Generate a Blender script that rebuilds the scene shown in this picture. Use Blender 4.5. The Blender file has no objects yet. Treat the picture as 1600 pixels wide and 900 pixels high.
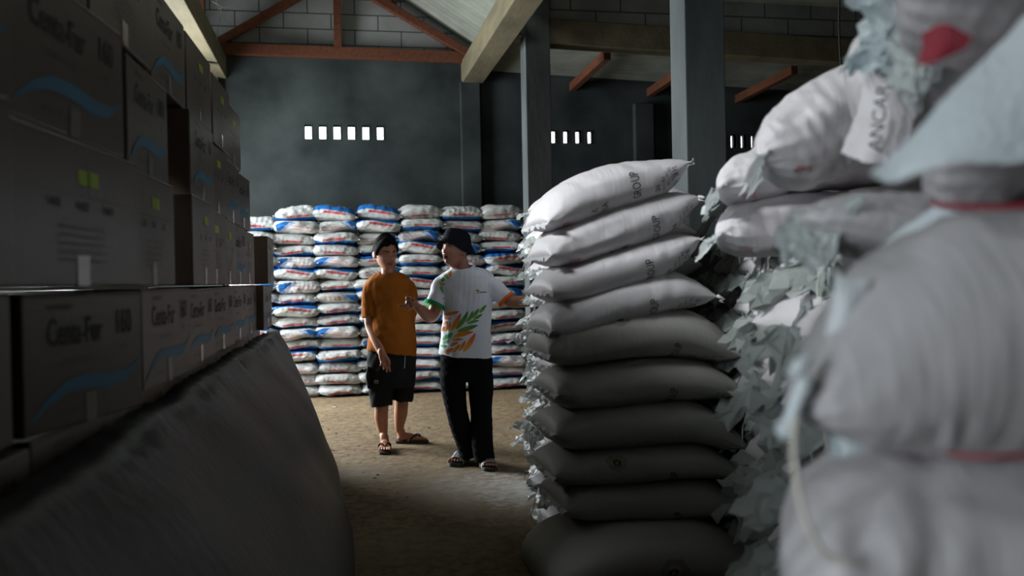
import bpy, bmesh, math, random
import numpy as np
from mathutils import Vector, Matrix
from mathutils.bvhtree import BVHTree

# ------------------------------------------------------------------ camera, world, lights, exposure
SC = bpy.context.scene
COL = SC.collection
F = 1422.2; CX, CY = 800.0, 450.0
YAW, PITCH, ROLL = math.radians(10.9), math.radians(-0.52), math.radians(-1.1)
CAMZ = 1.32
RM = (Matrix.Rotation(-YAW, 3, 'Z') @ Matrix.Rotation(math.pi/2 + PITCH, 3, 'X') @ Matrix.Rotation(ROLL, 3, 'Z'))
cam = bpy.data.cameras.new('camera'); cam.lens = 32; cam.sensor_width = 36
cam.clip_start = 0.05; cam.clip_end = 200
cam.dof.use_dof = True; cam.dof.focus_distance = 6.1; cam.dof.aperture_fstop = 2.2
co = bpy.data.objects.new('camera', cam); COL.objects.link(co)
co.matrix_world = Matrix.Translation((0, 0, CAMZ)) @ RM.to_4x4()
SC.camera = co
SC.view_settings.view_transform = 'Standard'; SC.view_settings.look = 'None'
SC.view_settings.gamma = 1; SC.view_settings.use_curve_mapping = False
SC.view_settings.exposure = 0.0
w = bpy.data.worlds.new('sky'); SC.world = w; w.use_nodes = True
w.node_tree.nodes['Background'].inputs[0].default_value = (0.92, 1.0, 0.97, 1)
w.node_tree.nodes['Background'].inputs[1].default_value = 5.0
SC.cycles.max_bounces = 6; SC.cycles.diffuse_bounces = 4; SC.cycles.transmission_bounces = 4
SC.cycles.caustics_reflective = False; SC.cycles.caustics_refractive = False
SC.cycles.sample_clamp_indirect = 4

def area(name, loc, target, sx, sy, power, color, spread=180):
    l = bpy.data.lights.new(name, 'AREA'); l.shape = 'RECTANGLE'; l.size = sx; l.size_y = sy
    l.energy = power; l.color = color; l.spread = math.radians(spread)
    o = bpy.data.objects.new(name, l); COL.objects.link(o)
    o.location = loc
    o.rotation_euler = (Vector(target) - Vector(loc)).to_track_quat('-Z', 'Y').to_euler()
    return o
# daylight through the side door on the left beyond the cartons
area('side_door_daylight', (-3.3, 9.5, 1.9), (0.3, 7.9, 1.2), 3.4, 3.4, 1150, (0.93, 0.98, 1.0))
# daylight through the high gap under the left eaves
area('eaves_daylight', (-3.2, 2.7, 3.95), (1.3, 3.9, 1.3), 2.2, 0.5, 44, (0.92, 0.97, 1.0), 60)
# daylight from the entrance in the left wall beside the camera
area('entrance_daylight', (-3.3, -1.0, 1.9), (0.8, 1.0, 1.2), 1.9, 2.2, 150, (0.86, 0.95, 1.0))

# ------------------------------------------------------------------ helpers
def ray(u, v):
    return (RM @ Vector(((u-CX)/F, -(v-CY)/F, -1.0)))
def P(u, v, d):                                  # point seen at pixel (u,v) of the photo at camera depth d
    return Vector((0, 0, CAMZ)) + ray(u, v) * d
def onY(u, v, Y):
    r = ray(u, v); return Vector((0, 0, CAMZ)) + r * (Y / r.y)
def onZ(u, v, z=0.0):
    r = ray(u, v); return Vector((0, 0, CAMZ)) + r * ((z - CAMZ) / r.z)
CR = RM @ Vector((1, 0, 0)); CF = RM @ Vector((0, 0, -1)); CF.z = 0; CF.normalize()

rng = random.Random(7)
def sinnoise(seed, p, freq=1.0, n=6):
    r = np.random.RandomState(seed)
    out = np.zeros(p.shape[0])
    for i in range(n):
        k = r.normal(size=p.shape[1]) * freq * (1 + 0.5*i)
        out += np.sin(p @ k + r.uniform(0, 6.28)) / (1 + 0.5*i)
    return out / 2.2

def mk(name, verts, faces, mat, parent=None, smooth=True, uv=None, solid=0):
    me = bpy.data.meshes.new(name)
    me.from_pydata([tuple(map(float, p)) for p in verts], [], [tuple(map(int, f)) for f in faces])
    me.validate(); me.update()
    if smooth: me.polygons.foreach_set('use_smooth', [True]*len(me.polygons))
    if uv is not None:
        l = me.uv_layers.new(name='UVMap'); uv = np.asarray(uv)
        idx = np.empty(len(me.loops), dtype=np.int32); me.loops.foreach_get('vertex_index', idx)
        l.data.foreach_set('uv', uv[idx].astype(np.float32).ravel())
    me.materials.append(mat)
    o = bpy.data.objects.new(name, me); COL.objects.link(o)
    if parent is not None: o.parent = parent
    if solid:
        s = o.modifiers.new('s', 'SOLIDIFY'); s.thickness = solid; s.offset = 0
    return o
def empty(name, loc=(0, 0, 0), rz=0):
    o = bpy.data.objects.new(name, None); COL.objects.link(o); o.location = loc
    o.rotation_euler = (0, 0, rz); o.empty_display_size = 0.1
    return o
def tag(o, label, cat, group=None):
    o['label'] = label; o['category'] = cat
    if group: o['group'] = group
    return o
def struct(o):
    o['kind'] = 'structure'; return o
def copytree(o, parent=None):
    c = o.copy(); COL.objects.link(c); c.parent = parent
    for ch in list(o.children): copytree(ch, c)
    return c

class MB:                                        # mesh collector
    def __init__(s): s.v = []; s.f = []
    def add(s, v, f):
        b = len(s.v); s.v += [tuple(p) for p in v]; s.f += [tuple(b+i for i in q) for q in f]
    def box(s, x0, y0, z0, x1, y1, z1):
        s.add([(x, y, z) for x in (x0, x1) for y in (y0, y1) for z in (z0, z1)],
              [(0,1,3,2),(4,6,7,5),(0,4,5,1),(2,3,7,6),(0,2,6,4),(1,5,7,3)])
    def beam(s, a, b, w_, h_, up=(0, 0, 1)):      # box beam from a to b
        a = Vector(a); b = Vector(b); t = (b-a).normalized(); r = t.cross(Vector(up)).normalized(); n = r.cross(t)
        v = [c + r*(sx*w_/2) + n*(sz*h_/2) for c in (a, b) for sx in (-1, 1) for sz in (-1, 1)]
        s.add(v, [(0,1,3,2),(4,6,7,5),(0,4,5,1),(2,3,7,6),(0,2,6,4),(1,5,7,3)])
    def tube(s, pts, rad, n=14, flat=(False, False), asp=1.0, ref=None):
        v, f = tube(pts, rad, n, flat, asp, ref); s.add(v, f)
    def make(s, name, mat, parent=None, smooth=False, bev=0, uv=None):
        o = mk(name, s.v, s.f, mat, parent, smooth, uv)
        if bev:
            m = o.modifiers.new('b', 'BEVEL'); m.width = bev; m.segments = 2; m.limit_method = 'ANGLE'
        return o
def catmull(pts, n):
    p = np.array([list(q) for q in pts], float)
    if len(p) == 2: 
        t = np.linspace(0, 1, n)[:, None]; return p[0]*(1-t) + p[1]*t
    p = np.vstack([2*p[0]-p[1], p, 2*p[-1]-p[-2]])
    out = []
    for t in np.linspace(0, len(p)-3-1e-9, n):
        i = int(t); x = t-i; a, b, c, d = p[i:i+4]
        out.append(0.5*((2*b)+(-a+c)*x+(2*a-5*b+4*c-d)*x*x+(-a+3*b-3*c+d)*x**3))
    return np.array(out)
def tube(pts, rad, n=14, flat=(False, False), asp=1.0, ref=None, steps=None):
    q = [list(p)+[r] for p, r in zip(pts, rad)]
    k = steps or max(6, 5*len(pts))
    c = catmull(q, k); C, R = c[:, :3], np.maximum(c[:, 3], 1e-4)
    T = np.gradient(C, axis=0); T /= np.linalg.norm(T, axis=1)[:, None]+1e-12
    ring_c, ring_r, ring_t = [], [], []
    if not flat[0]:
        for a in (1.5, 1.1, 0.6): ring_c.append(C[0]-T[0]*R[0]*math.sin(a)); ring_r.append(R[0]*math.cos(a)); ring_t.append(T[0])
    for i in range(k): ring_c.append(C[i]); ring_r.append(R[i]); ring_t.append(T[i])
    if not flat[1]:
        for a in (0.6, 1.1, 1.5): ring_c.append(C[-1]+T[-1]*R[-1]*math.sin(a)); ring_r.append(R[-1]*math.cos(a)); ring_t.append(T[-1])
    r0 = np.array(ref if ref is not None else (0.13, 1.0, 0.07)); v = []
    for c_, r_, t_ in zip(ring_c, ring_r, ring_t):
        s_ = np.cross(t_, r0); s_ /= np.linalg.norm(s_)+1e-9; u_ = np.cross(s_, t_)
        for j in range(n):
            a = 2*math.pi*j/n
            v.append(c_ + s_*math.cos(a)*r_ + u_*math.sin(a)*r_*asp)
    m = len(ring_c); f = []
    for i in range(m-1):
        for j in range(n):
            f.append((i*n+j, i*n+(j+1) % n, (i+1)*n+(j+1) % n, (i+1)*n+j))
    f.append(tuple(range(n))[::-1]); f.append(tuple((m-1)*n+j for j in range(n)))
    return v, f
def strip_faces(n, m, wrap=False):
    f = []
    for i in range(n-1):
        for j in range(m if wrap else m-1):
            f.append((i*m+j, i*m+(j+1) % m, (i+1)*m+(j+1) % m, (i+1)*m+j))
    return f
def bake(o):                                     # apply the modifiers of o
    dg = bpy.context.evaluated_depsgraph_get(); dg.update()
    me = bpy.data.meshes.new_from_object(o.evaluated_get(dg))
    o.modifiers.clear(); o.data = me; return o

_tc = {}
def text2d(s, size=1.0, off=0.0):
    key = (s, off)
    if key not in _tc:
        c = bpy.data.curves.new('t', 'FONT'); c.body = s; c.size = 1; c.resolution_u = 3; c.offset = off
        c.align_x = 'CENTER'; c.align_y = 'CENTER'
        o = bpy.data.objects.new('t', c); COL.objects.link(o)
        dg = bpy.context.evaluated_depsgraph_get(); dg.update()
        me = bpy.data.meshes.new_from_object(o.evaluated_get(dg))
        bm = bmesh.new(); bm.from_mesh(me); bmesh.ops.triangulate(bm, faces=bm.faces)
        _tc[key] = (np.array([v.co[:2] for v in bm.verts]), [tuple(v.index for v in f.verts) for f in bm.faces])
        bm.free(); bpy.data.objects.remove(o); bpy.data.curves.remove(c)
    v, f = _tc[key]
    return v*size, f

# ------------------------------------------------------------------ materials
def mat(name, col, rough=0.8, spec=0.3, n2=None, nscale=8, nmix=0.5, bump=0, bscale=60, stretch=(1, 1, 1), metal=0, trans=0, sub=0, coat=0):
    m = bpy.data.materials.new(name); m.use_nodes = True; nt = m.node_tree; b = nt.nodes['Principled BSDF']
    b.inputs['Base Color'].default_value = (*col, 1); b.inputs['Roughness'].default_value = rough
    b.inputs['Specular IOR Level'].default_value = spec; b.inputs['Metallic'].default_value = metal
    b.inputs['Coat Weight'].default_value = coat
    tc = nt.nodes.new('ShaderNodeTexCoord'); mp = nt.nodes.new('ShaderNodeMapping')
    nt.links.new(tc.outputs['Object'], mp.inputs[0]); mp.inputs['Scale'].default_value = stretch
    if n2 is not None:
        nz = nt.nodes.new('ShaderNodeTexNoise'); nz.inputs['Scale'].default_value = nscale; nz.inputs['Detail'].default_value = 6
        nt.links.new(mp.outputs[0], nz.inputs['Vector'])
        r = nt.nodes.new('ShaderNodeMapRange'); r.inputs[1].default_value = 0.5-nmix*0.4; r.inputs[2].default_value = 0.5+nmix*0.4
        mx = nt.nodes.new('ShaderNodeMix'); mx.data_type = 'RGBA'
        mx.inputs[6].default_value = (*col, 1); mx.inputs[7].default_value = (*n2, 1)
        nt.links.new(nz.outputs[0], r.inputs[0]); nt.links.new(r.outputs[0], mx.inputs[0]); nt.links.new(mx.outputs[2], b.inputs['Base Color'])
        m['mixout'] = mx.name
    if bump:
        nz2 = nt.nodes.new('ShaderNodeTexNoise'); nz2.inputs['Scale'].default_value = bscale; nz2.inputs['Detail'].default_value = 5
        nt.links.new(mp.outputs[0], nz2.inputs['Vector'])
        bp = nt.nodes.new('ShaderNodeBump'); bp.inputs['Strength'].default_value = bump; bp.inputs['Distance'].default_value = 0.01
        nt.links.new(nz2.outputs[0], bp.inputs['Height']); nt.links.new(bp.outputs[0], b.inputs['Normal'])
    if trans:
        out = nt.nodes['Material Output']; t = nt.nodes.new('ShaderNodeBsdfTranslucent'); ms = nt.nodes.new('ShaderNodeMixShader')
        t.inputs[0].default_value = (*col, 1); ms.inputs[0].default_value = trans
        nt.links.new(b.outputs[0], ms.inputs[1]); nt.links.new(t.outputs[0], ms.inputs[2]); nt.links.new(ms.outputs[0], out.inputs[0])
    return m
def N(nt, t, **k):
    n = nt.nodes.new(t)
    for a, v in k.items(): setattr(n, a, v)
    return n
def mathn(nt, op, a, b=None, c=None):
    n = nt.nodes.new('ShaderNodeMath'); n.operation = op
    for i, x in enumerate((a, b, c)):
        if x is None: continue
        if isinstance(x, (int, float)): n.inputs[i].default_value = x
        else: nt.links.new(x, n.inputs[i])
    return n.outputs[0]

M = {}
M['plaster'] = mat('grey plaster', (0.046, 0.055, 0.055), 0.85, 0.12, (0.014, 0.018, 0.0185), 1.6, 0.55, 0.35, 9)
M['plaster_pale'] = mat('pale plaster', (0.20, 0.22, 0.22), 0.85, 0.3, (0.10, 0.12, 0.12), 2.2, 0.8, 0.25, 12)
M['concrete'] = mat('concrete', (0.105, 0.12, 0.12), 0.8, 0.2, (0.04, 0.048, 0.048), 3.0, 0.8, 0.3, 18, (1, 1, 0.35))
M['beam_concrete'] = mat('beam concrete', (0.17, 0.145, 0.085), 0.85, 0.3, (0.07, 0.062, 0.04), 5.0, 0.8, 0.3, 25, (1, 0.3, 1))
M['redwood'] = mat('red brown timber', (0.12, 0.040, 0.018), 0.75, 0.2, (0.05, 0.02, 0.012), 6, 0.8, 0.3, 30, (4, 0.7, 4))
M['roof'] = mat('corrugated sheet', (0.22, 0.235, 0.20), 0.6, 0.4, (0.12, 0.13, 0.11), 3, 0.7, 0.1, 30)
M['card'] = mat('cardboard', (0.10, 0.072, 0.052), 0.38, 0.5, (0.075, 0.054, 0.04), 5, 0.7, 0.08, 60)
M['card_dark'] = mat('cardboard flap edge', (0.15, 0.10, 0.07), 0.8, 0.3)
M['ink_dark'] = mat('dark carton ink', (0.035, 0.03, 0.035), 0.6, 0.3)
M['ink_blue'] = mat('blue carton ink', (0.03, 0.16, 0.27), 0.5, 0.4)
M['ink_grey'] = mat('grey carton ink', (0.10, 0.085, 0.075), 0.6)
M['ink_lime'] = mat('lime ink', (0.35, 0.5, 0.03), 0.5)
M['tape'] = mat('clear tape', (0.30, 0.27, 0.23), 0.18, 0.6)
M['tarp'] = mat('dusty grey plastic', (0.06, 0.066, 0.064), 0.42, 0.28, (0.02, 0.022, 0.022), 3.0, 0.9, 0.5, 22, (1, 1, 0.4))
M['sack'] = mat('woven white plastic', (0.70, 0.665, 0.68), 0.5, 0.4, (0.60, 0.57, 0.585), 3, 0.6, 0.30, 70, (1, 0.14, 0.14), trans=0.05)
M['sack_shaded'] = mat('shaded woven plastic', (0.48, 0.47, 0.44), 0.6, 0.3, (0.36, 0.345, 0.31), 2.5, 0.7, 0.22, 70, (1, 0.14, 0.14), trans=0.04)  # white weave again, with the lower sacks' shadow put into the colour
M['sack_seam'] = mat('sewn sack hem', (0.74, 0.74, 0.75), 0.6, 0.3, trans=0.2)
M['liner'] = mat('thin white liner film', (0.68, 0.72, 0.72), 0.35, 0.5, (0.56, 0.60, 0.58), 4, 0.6, 0.3, 60, trans=0.35)
M['liner_shaded'] = mat('shaded grey torn film', (0.40, 0.43, 0.41), 0.4, 0.4, (0.30, 0.33, 0.31), 4, 0.6, 0.3, 60, trans=0.3)  # grey film, the dim light along the right wall darkened into its colour
M['liner_blue'] = mat('bluish liner film', (0.54, 0.64, 0.67), 0.3, 0.5, (0.62, 0.68, 0.69), 4, 0.6, 0.3, 50, trans=0.35)
M['film_sheet'] = mat('pale blue film sheet', (0.76, 0.84, 0.88), 0.28, 0.5, (0.80, 0.84, 0.87), 4, 0.6, 0.2, 30, trans=0.12)
M['stain'] = mat('brownish stain', (0.36, 0.335, 0.275), 0.7, 0.2, (0.24, 0.215, 0.165), 30, 0.9)
M['string'] = mat('sewing string', (0.72, 0.68, 0.60), 0.8)
M['black_ink'] = mat('black sack ink', (0.03, 0.03, 0.035), 0.6)
M['red_ink'] = mat('red sack ink', (0.62, 0.02, 0.05), 0.6)
M['pink_ink'] = mat('faded red ink', (0.62, 0.22, 0.24), 0.6)
M['skin'] = mat('brown skin', (0.42, 0.20, 0.13), 0.42, 0.4, (0.35, 0.155, 0.10), 12, 0.6, 0.05, 90)
M['skin_light'] = mat('lighter brown skin', (0.50, 0.245, 0.15), 0.42, 0.4, (0.42, 0.19, 0.115), 12, 0.6, 0.05, 90)
M['lip'] = mat('lips', (0.24, 0.075, 0.06), 0.5)
M['hair'] = mat('black hair', (0.006, 0.0055, 0.006), 0.75, 0.08, (0.010, 0.009, 0.009), 60, 0.5, 0.6, 120, (3, 3, 0.6))
M['eye_white'] = mat('eye white', (0.55, 0.5, 0.46), 0.3)
M['iris'] = mat('dark iris', (0.01, 0.007, 0.005), 0.15)
M['orange'] = mat('rust orange cotton', (0.36, 0.115, 0.016), 0.9, 0.12, (0.31, 0.098, 0.013), 10, 0.5, 0.15, 220)
M['orange_print'] = mat('tone on tone print', (0.26, 0.085, 0.014), 0.8)
M['white_cotton'] = mat('white jersey', (0.84, 0.88, 0.97), 0.85, 0.2, (0.80, 0.84, 0.94), 5, 0.5, 0.1, 200)
M['cuff_green'] = mat('green trim', (0.02, 0.30, 0.09), 0.85)
M['cuff_orange'] = mat('orange trim', (0.85, 0.16, 0.02), 0.85)
M['black_cloth'] = mat('black trousers cloth', (0.008, 0.009, 0.010), 0.95, 0.05, (0.012, 0.013, 0.014), 10, 0.5, 0.2, 200)
M['black_shorts'] = mat('black cargo cloth', (0.014, 0.017, 0.018), 0.9, 0.15, (0.02, 0.022, 0.023), 10, 0.5, 0.3, 60)
M['hat'] = mat('black navy hat cloth', (0.006, 0.007, 0.012), 0.9, 0.1, (0.009, 0.01, 0.016), 10, 0.5, 0.2, 200)
M['rubber'] = mat('dark brown rubber', (0.045, 0.032, 0.028), 0.6)
M['rubber_grey'] = mat('dark grey rubber', (0.05, 0.055, 0.055), 0.6)
M['slide_band'] = mat('silver grey band', (0.30, 0.37, 0.40), 0.45, 0.4, (0.14, 0.17, 0.18), 90, 0.7, 0.3, 120)
M['white_trim'] = mat('white piping', (0.75, 0.78, 0.80), 0.6)
M['wire'] = mat('black cable', (0.01, 0.01, 0.01), 0.6)
M['cobweb'] = mat('grey cobweb thread', (0.35, 0.35, 0.33), 0.9)
M['print_red'] = mat('dark red sack print', (0.22, 0.012, 0.025), 0.7, 0.2, (0.34, 0.06, 0.08), 30, 0.8)
M['clod'] = mat('earth clod', (0.10, 0.070, 0.040), 0.95, 0.1, (0.22, 0.165, 0.10), 2.0, 0.9)
M['red_dust'] = mat('reddish stain', (0.16, 0.04, 0.02), 0.9)

def leafmat(name, c0, c1):
    m = bpy.data.materials.new(name); m.use_nodes = True; nt = m.node_tree; b = nt.nodes['Principled BSDF']
    b.inputs['Roughness'].default_value = 0.8
    uv = N(nt, 'ShaderNodeUVMap'); sp = N(nt, 'ShaderNodeSeparateXYZ'); nt.links.new(uv.outputs[0], sp.inputs[0])
    mx = N(nt, 'ShaderNodeMix', data_type='RGBA'); mx.inputs[6].default_value = (*c0, 1); mx.inputs[7].default_value = (*c1, 1)
    nt.links.new(sp.outputs[0], mx.inputs[0]); nt.links.new(mx.outputs[2], b.inputs['Base Color'])
    return m
M['leaf_green'] = leafmat('green leaf print', (0.22, 0.42, 0.04), (0.0, 0.22, 0.07))
M['leaf_mint'] = leafmat('mint leaf print', (0.12, 0.50, 0.12), (0.0, 0.38, 0.14))
M['leaf_orange'] = leafmat('orange leaf print', (0.85, 0.42, 0.03), (0.78, 0.06, 0.02))

# brick (aerated block) gable
def blockmat():
    m = mat('aerated block wall', (0.26, 0.27, 0.265), 0.9, 0.2, (0.15, 0.16, 0.155), 3, 0.8, 0.2, 20)
    nt = m.node_tree; b = nt.nodes['Principled BSDF']
    tc = N(nt, 'ShaderNodeTexCoord'); mp = N(nt, 'ShaderNodeMapping'); mp.inputs['Rotation'].default_value = (math.radians(-90), 0, 0)
    nt.links.new(tc.outputs['Object'], mp.inputs[0])
    br = N(nt, 'ShaderNodeTexBrick'); br.inputs['Scale'].default_value = 1.0
    br.inputs['Brick Width'].default_value = 0.6; br.inputs['Row Height'].default_value = 0.2; br.inputs['Mortar Size'].default_value = 0.008
    nt.links.new(mp.outputs[0], br.inputs['Vector'])
    mx = N(nt, 'ShaderNodeMix', data_type='RGBA'); src = nt.nodes[m['mixout']]
    nt.links.new(br.outputs['Fac'], mx.inputs[0]); nt.links.new(src.outputs[2], mx.inputs[6]); mx.inputs[7].default_value = (0.05, 0.052, 0.05, 1)
    nt.links.new(mx.outputs[2], b.inputs['Base Color'])
    return m
M['block'] = blockmat()

# floor: brown packed dirt with white powder patches, procedural
def floormat():
    m = mat('packed earth', (0.14, 0.098, 0.056), 0.9, 0.2, (0.25, 0.185, 0.108), 1.6, 0.9, 1.0, 9)
    nt = m.node_tree; b = nt.nodes['Principled BSDF']
    tc = N(nt, 'ShaderNodeTexCoord'); src = nt.nodes[m['mixout']]
    n2 = N(nt, 'ShaderNodeTexNoise'); n2.inputs['Scale'].default_value = 14; n2.inputs['Detail'].default_value = 8; n2.inputs['Roughness'].default_value = 0.7
    nt.links.new(tc.outputs['Object'], n2.inputs['Vector'])
    last = src.outputs[2]
    # fine dark clods
    r = N(nt, 'ShaderNodeMapRange'); r.inputs[1].default_value = 0.38; r.inputs[2].default_value = 0.55; nt.links.new(n2.outputs[0], r.inputs[0])
    mx = N(nt, 'ShaderNodeMix', data_type='RGBA'); mx.blend_type = 'MULTIPLY'; mx.inputs[0].default_value = 0.75
    cr = N(nt, 'ShaderNodeCombineColor'); 
    lo = mathn(nt, 'MULTIPLY_ADD', r.outputs[0], 0.7, 0.45)
    for i in range(3): nt.links.new(lo, cr.inputs[i])
    nt.links.new(last, mx.inputs[6]); nt.links.new(cr.outputs[0], mx.inputs[7]); last = mx.outputs[2]
    # powder spills
    sp = N(nt, 'ShaderNodeSeparateXYZ'); nt.links.new(tc.outputs['Object'], sp.inputs[0])
    for qi, (x, y, rx, ry, amt) in enumerate(SPILLS+[(*fxy(525, 613), 0.5, 0.12, 0.8)]):
        dx = mathn(nt, 'DIVIDE', mathn(nt, 'SUBTRACT', sp.outputs[0], x), rx); dy = mathn(nt, 'DIVIDE', mathn(nt, 'SUBTRACT', sp.outputs[1], y), ry)
        d = mathn(nt, 'SQRT', mathn(nt, 'ADD', mathn(nt, 'MULTIPLY', dx, dx), mathn(nt, 'MULTIPLY', dy, dy)))
        k = mathn(nt, 'ADD', d, mathn(nt, 'MULTIPLY', mathn(nt, 'SUBTRACT', n2.outputs[0], 0.5), 3.2))
        rr = N(nt, 'ShaderNodeMapRange'); rr.inputs[1].default_value = 1.1; rr.inputs[2].default_value = 0.1; rr.inputs[3].default_value = 0; rr.inputs[4].default_value = amt
        nt.links.new(k, rr.inputs[0])
        mm = N(nt, 'ShaderNodeMix', data_type='RGBA'); nt.links.new(rr.outputs[0], mm.inputs[0]); nt.links.new(last, mm.inputs[6])
        mm.inputs[7].default_value = (0.16, 0.035, 0.02, 1) if qi == len(SPILLS) else (0.46, 0.44, 0.41, 1); last = mm.outputs[2]
    nt.links.new(last, b.inputs['Base Color'])
    return m
def fxy(u, v): p = onZ(u, v); return p.x, p.y
SPILLS = [(*fxy(815, 765), 0.34, 0.6, 0.95), (*fxy(735, 760), 0.4, 0.55, 0.45), (*fxy(840, 668), 0.3, 0.35, 0.4), (*fxy(560, 740), 0.25, 0.3, 0.22), (*fxy(640, 850), 0.6, 0.3, 0.1)]
M['floor'] = floormat()

# printed sack (blue band or fan), s along u, girth along v
def printed(name, mode):
    m = mat(name, (0.57, 0.59, 0.58), 0.5, 0.35, (0.45, 0.465, 0.46), 6, 0.8, 0.5, 28, (1, 1, 1.6), trans=0.04)
    if mode == 'plain': return m
    nt = m.node_tree; b = nt.nodes['Principled BSDF']; src = nt.nodes[m['mixout']]
    uv = N(nt, 'ShaderNodeUVMap'); sp = N(nt, 'ShaderNodeSeparateXYZ'); nt.links.new(uv.outputs[0], sp.inputs[0])
    U, V = sp.outputs[0], sp.outputs[1]
    def between(x, a, b_): return mathn(nt, 'MULTIPLY', mathn(nt, 'GREATER_THAN', x, a), mathn(nt, 'LESS_THAN', x, b_))
    if mode == 'low': msk = between(V, 0.568, 0.70)
    elif mode == 'high': msk = between(V, 0.34, 0.445)
    else:
        UU = U if mode == 'fan_right' else mathn(nt, 'SUBTRACT', 1.0, U)
        d = mathn(nt, 'ADD', UU, mathn(nt, 'MULTIPLY', mathn(nt, 'SUBTRACT', V, 0.5), -1.6))   # slanted edge
        solid = mathn(nt, 'GREATER_THAN', d, 0.72)
        st = mathn(nt, 'MULTIPLY', between(d, 0.6, 0.72), mathn(nt, 'GREATER_THAN', mathn(nt, 'SINE', mathn(nt, 'MULTIPLY', d, 160.0)), 0.1))
        msk = mathn(nt, 'MULTIPLY', mathn(nt, 'MAXIMUM', solid, st), between(V, 0.445, 0.66))
        msk = mathn(nt, 'MULTIPLY', msk, mathn(nt, 'LESS_THAN', UU, 0.94))
    mx = N(nt, 'ShaderNodeMix', data_type='RGBA'); nt.links.new(msk, mx.inputs[0]); nt.links.new(src.outputs[2], mx.inputs[6])
    mx.inputs[7].default_value = (0.012, 0.13, 0.42, 1); nt.links.new(mx.outputs[2], b.inputs['Base Color'])
    return m
for k in ('low', 'high', 'fan_right', 'fan_left', 'plain'): M['pr_'+k] = printed('printed sack '+k.replace('_', ' '), k)

# ------------------------------------------------------------------ room shell
X0, X1, Y0, YW = -3.5, 8.5, -2.2, 12.0
mb = MB(); mb.box(X0, Y0, -0.1, X1, YW+0.3, 0.0); 
fl = mb.make('floor', M['floor']); struct(fl)
# far wall with the ventilation openings cut as real holes
def wall_holes(name, x0, x1, z0, z1, y0, y1, holes, mat_):
    xs = sorted({x0, x1, *[h[0] for h in holes], *[h[1] for h in holes]}); zs = sorted({z0, z1, *[h[2] for h in holes], *[h[3] for h in holes]})
    mb = MB()
    nx, nz = len(xs)-1, len(zs)-1
    solid = [[not any(h[0] <= (xs[i]+xs[i+1])/2 <= h[1] and h[2] <= (zs[j]+zs[j+1])/2 <= h[3] for h in holes) for j in range(nz)] for i in range(nx)]
    def sol(i, j): return 0 <= i < nx and 0 <= j < nz and solid[i][j]
    for i in range(nx):
        for j in range(nz):
            if not solid[i][j]: continue
            a, b, c, d = xs[i], xs[i+1], zs[j], zs[j+1]
            mb.add([(a,y0,c),(b,y0,c),(b,y0,d),(a,y0,d)], [(0,1,2,3)]); mb.add([(a,y1,c),(b,y1,c),(b,y1,d),(a,y1,d)], [(3,2,1,0)])
            if not sol(i-1, j): mb.add([(a,y0,c),(a,y1,c),(a,y1,d),(a,y0,d)], [(3,2,1,0)])
            if not sol(i+1, j): mb.add([(b,y0,c),(b,y1,c),(b,y1,d),(b,y0,d)], [(0,1,2,3)])
            if not sol(i, j-1): mb.add([(a,y0,c),(b,y0,c),(b,y1,c),(a,y1,c)], [(3,2,1,0)])
            if not sol(i, j+1): mb.add([(a,y0,d),(b,y0,d),(b,y1,d),(a,y1,d)], [(0,1,2,3)])
    return struct(mb.make(name, mat_))
holes = []
def hole(ua, ub, va, vb):
    a = onY(ua, va, YW); b = onY(ub, vb, YW); holes.append((a.x, b.x, b.z, a.z))
for i in range(6): hole(476+22.6*i, 487+22.6*i, 195.5, 217.5)
# snap the six to one height
z_hi = holes[2][3]; z_lo = holes[2][2]
for k in range(6): holes[k] = (holes[k][0], holes[k][1], z_lo, z_hi)
for i in range(5): hole(842.5+18.9*i, 852+18.9*i, 203.5, 223.5)
zz = (holes[8][2], holes[8][3]) 
for k in range(6, 11): holes[k] = (holes[k][0], holes[k][1], *zz)
for i in range(5): hole(1110+15.9*i, 1119+15.9*i, 210.5, 231)
zz = (holes[-1][2], holes[-1][3])
for k in range(11, 16): holes[k] = (holes[k][0], holes[k][1], *zz)
WT = 4.22
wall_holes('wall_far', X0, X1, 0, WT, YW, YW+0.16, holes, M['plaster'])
# vent bars: thin concrete webs give the openings their frames
for n_, (a, b) in enumerate(((0, 6), (6, 11), (11, 16))):
    hs = holes[a:b]; mb = MB()
    x0, x1, z0, z1 = hs[0][0], hs[-1][1], hs[0][2], hs[0][3]
    for h in hs:
        t = 0.012
        mb.box(h[0], YW-0.004, h[2]-t, h[1], YW+0.10, h[2]); mb.box(h[0], YW-0.004, h[3], h[1], YW+0.10, h[3]+t)
        mb.box(h[0]-t, YW-0.004, h[2]-t, h[0], YW+0.10, h[3]+t); mb.box(h[1], YW-0.004, h[2]-t, h[1]+t, YW+0.10, h[3]+t)
    struct(mb.make('window_%d' % (n_+1), M['plaster']))
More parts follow.
